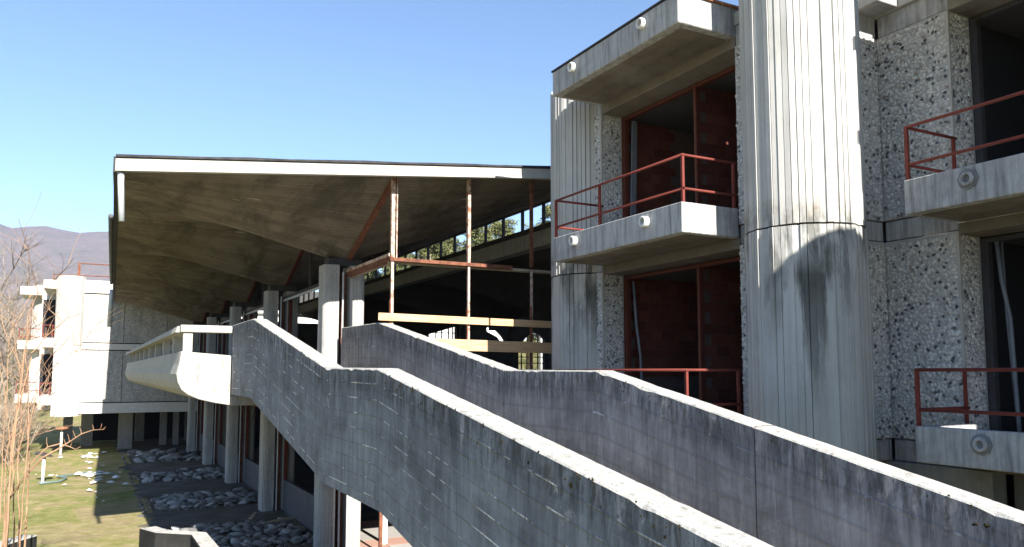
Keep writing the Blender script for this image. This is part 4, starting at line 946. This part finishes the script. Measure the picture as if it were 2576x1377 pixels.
# pines behind the pavilion
def pine(x, y, h, cr, label, seed):
    rnd = random.Random(seed); t = thing('pine_tree', label, 'tree', (x, y, G), 'pines behind the pavilion')
    top = Vector((x + rnd.gauss(0, .4), y, G + h)); m = MB(); m.tube([(x, y, G - .1), (x + rnd.gauss(0, .2), y, G + h * .5), top], .28, .06, n=7)
    m2 = MB()
    for i in range(34):
        f = rnd.uniform(.3, 1.0); a = rnd.uniform(0, 6.283); L_ = cr * (1.15 - f) * rnd.uniform(.6, 1.25) + .5
        b = Vector((x, y, G + h * f)); e = b + Vector((math.cos(a) * L_, math.sin(a) * L_, L_ * rnd.uniform(.05, .4))); m.tube([b, b.lerp(e, .5) + Vector((0, 0, -.1)), e], .05, .015, n=4, cap=False)
        for c_ in range(10):
            q = b.lerp(e, rnd.uniform(.45, 1.08)) + Vector((rnd.gauss(0, .35), rnd.gauss(0, .35), rnd.gauss(.1, .25)))
            for s_ in range(30):
                dv = Vector((rnd.gauss(0, 1), rnd.gauss(0, 1), rnd.gauss(.25, .8))).normalized(); ln = rnd.uniform(.22, .5); sd_ = dv.cross(Vector((rnd.gauss(0, 1), rnd.gauss(0, 1), rnd.gauss(0, 1)))).normalized() * .06
                o_ = q + Vector((rnd.gauss(0, .22), rnd.gauss(0, .22), rnd.gauss(0, .12))); m2.add([o_ - sd_, o_ + sd_, o_ + dv * ln], [(0, 1, 2)])
    m.build('trunk', 'bark', t, fix=False); m2.build('crown', 'needles', t, fix=False)
pl_ = [(990, 84, 17), (1030, 92, 19), (1060, 80, 17), (1110, 86, 18.5), (1150, 95, 19.5), (1185, 82, 18.2), (1225, 84, 20.3), (1262, 88, 21), (1325, 86, 20.6), (1395, 84, 21.5), (950, 90, 17), (915, 86, 15.5), (1005, 78, 16), (1085, 76, 16.5), (1130, 79, 17.5), (1205, 77, 18.5), (800, 88, 12), (770, 92, 11.5), (860, 95, 13.5)]
PD = ('at the dip of the clerestory', 'third from the left through the clerestory', 'with a pale trunk', 'in the middle of the clerestory', 'tallest in the middle group', 'with sparse top', 'with dense dark top', 'rising right of the middle', 'with lone tip against the sky', 'beside the corner tower', 'left in the strip of glazing', 'just right of the front column', 'thin, third left in the strip', 'broad, behind the second mullion', 'leaning, in the middle of the strip', 'nearest, right of the second mullion', 'left of the front column', 'behind the second column', 'low behind the front column')
for i, (px, d, h) in enumerate(pl_):
    b = at_d(px, 935, d); pine(b.x, b.y, h, 3.6, 'green pine tree ' + PD[i], 700 + i)
# wooded slope behind the white building
k = NT('winter_wood'); p = k.coord('World'); n2 = k.noise(p, .9, 8, .75); k.bump(n2, 1, .5)
c = k.ramp(n2, [(.3, (.05, .055, .02)), (.5, (.13, .13, .05)), (.62, (.2, .16, .1)), (.75, (.3, .25, .17))]); M['wood_far'] = k.done(c, .95, .05)
bm = bmesh.new(); g_ = []
for j in range(14):
    row = []
    for i in range(60):
        x = -10 + i * 2.6; y = 105 + j * 3.2; z = min(9.5, j * 1.1) + 2.2 * noise.noise(Vector((x * .3, y * .3, 1))) + 1.2 * noise.noise(Vector((x * .9, y * .9, 5)))
        row.append(bm.verts.new((x, y, max(-.1, z) if j else -.3)))
    g_.append(row)
for j in range(13):
    for i in range(59): bm.faces.new((g_[j][i], g_[j][i + 1], g_[j + 1][i + 1], g_[j + 1][i]))
me = bpy.data.meshes.new('distant_wood'); bm.to_mesh(me); bm.free(); me.materials.append(M['wood_far']); tag(link('distant_wood', me), kind='stuff')

# ================================================================== MOUNTAIN AND AIR
k = NT('mountain_wood'); p = k.coord('World'); n1 = k.noise(p, .006, 9, .65, .4); n2 = k.noise(p, .05, 6, .7)
c = k.ramp(n1, [(.3, (.07, .08, .05)), (.5, (.13, .105, .09)), (.7, (.17, .135, .11))]); c = k.mix(.4, c, k.ramp(n2, [(.3, (.06, .055, .045)), (.7, (.2, .165, .14))]))
c = k.mix(k.ramp(k.noise(k.coord('World', (1, 1, 2.5)), .009, 5, .6), [(.66, 0.), (.72, .8)]), c, (.34, .31, .27)); M['mountain'] = k.done(c, 1, 0)
bm = bmesh.new(); rows = []
for j in range(40):
    row = []
    for i in range(150):
        az = R(-55 + i * .9); f = j / 39; d = 1500 + 2600 * f
        peak = .153 + .005 * noise.noise(Vector((math.degrees(az) * .22, 0, 3))) + .0018 * noise.noise(Vector((math.degrees(az) * 1.7, 0, 3)))
        azd = math.degrees(az); peak *= max(.25, 1 - max(0, azd - 3) * .05) if azd > 3 else 1 + .012 * max(0, -azd - 3) * .3
        prof_ = math.sin(min(1, f / .72) * math.pi / 2) ** 1.25 if f < .72 else 1 - (f - .72) * .5
        z = peak * 3300 * prof_ * (1 + (.09 * noise.noise(Vector((az * 30, f * 5, 0))) + .03 * noise.noise(Vector((az * 120, f * 20, 0)))) * (1 - min(1, f / .72) ** 3))
        row.append(bm.verts.new((d * math.sin(az), d * math.cos(az), z + (-3 if j == 0 else 0))))
    rows.append(row)
for j in range(39):
    for i in range(149): bm.faces.new((rows[j][i], rows[j][i + 1], rows[j + 1][i + 1], rows[j + 1][i]))
me = bpy.data.meshes.new('mountain'); bm.to_mesh(me); bm.free(); me.materials.append(M['mountain'])
for q in me.polygons: q.use_smooth = True
tag(link('mountain', me), kind='structure')
hz = bpy.data.materials.new('haze_air'); hz.use_nodes = True; t_ = hz.node_tree; t_.nodes.remove(t_.nodes['Principled BSDF'])
pv = t_.nodes.new('ShaderNodeVolumePrincipled'); pv.inputs['Color'].default_value = (.5, .62, 1, 1); pv.inputs['Density'].default_value = 1.0e-4
t_.links.new(pv.outputs[0], t_.nodes['Material Output'].inputs['Volume'])
m = MB(); m.box(-5200, 5200, -5200, 5200, G - 4, G + 545); hb = m.build('haze', [hz]); tag(hb, kind='stuff')
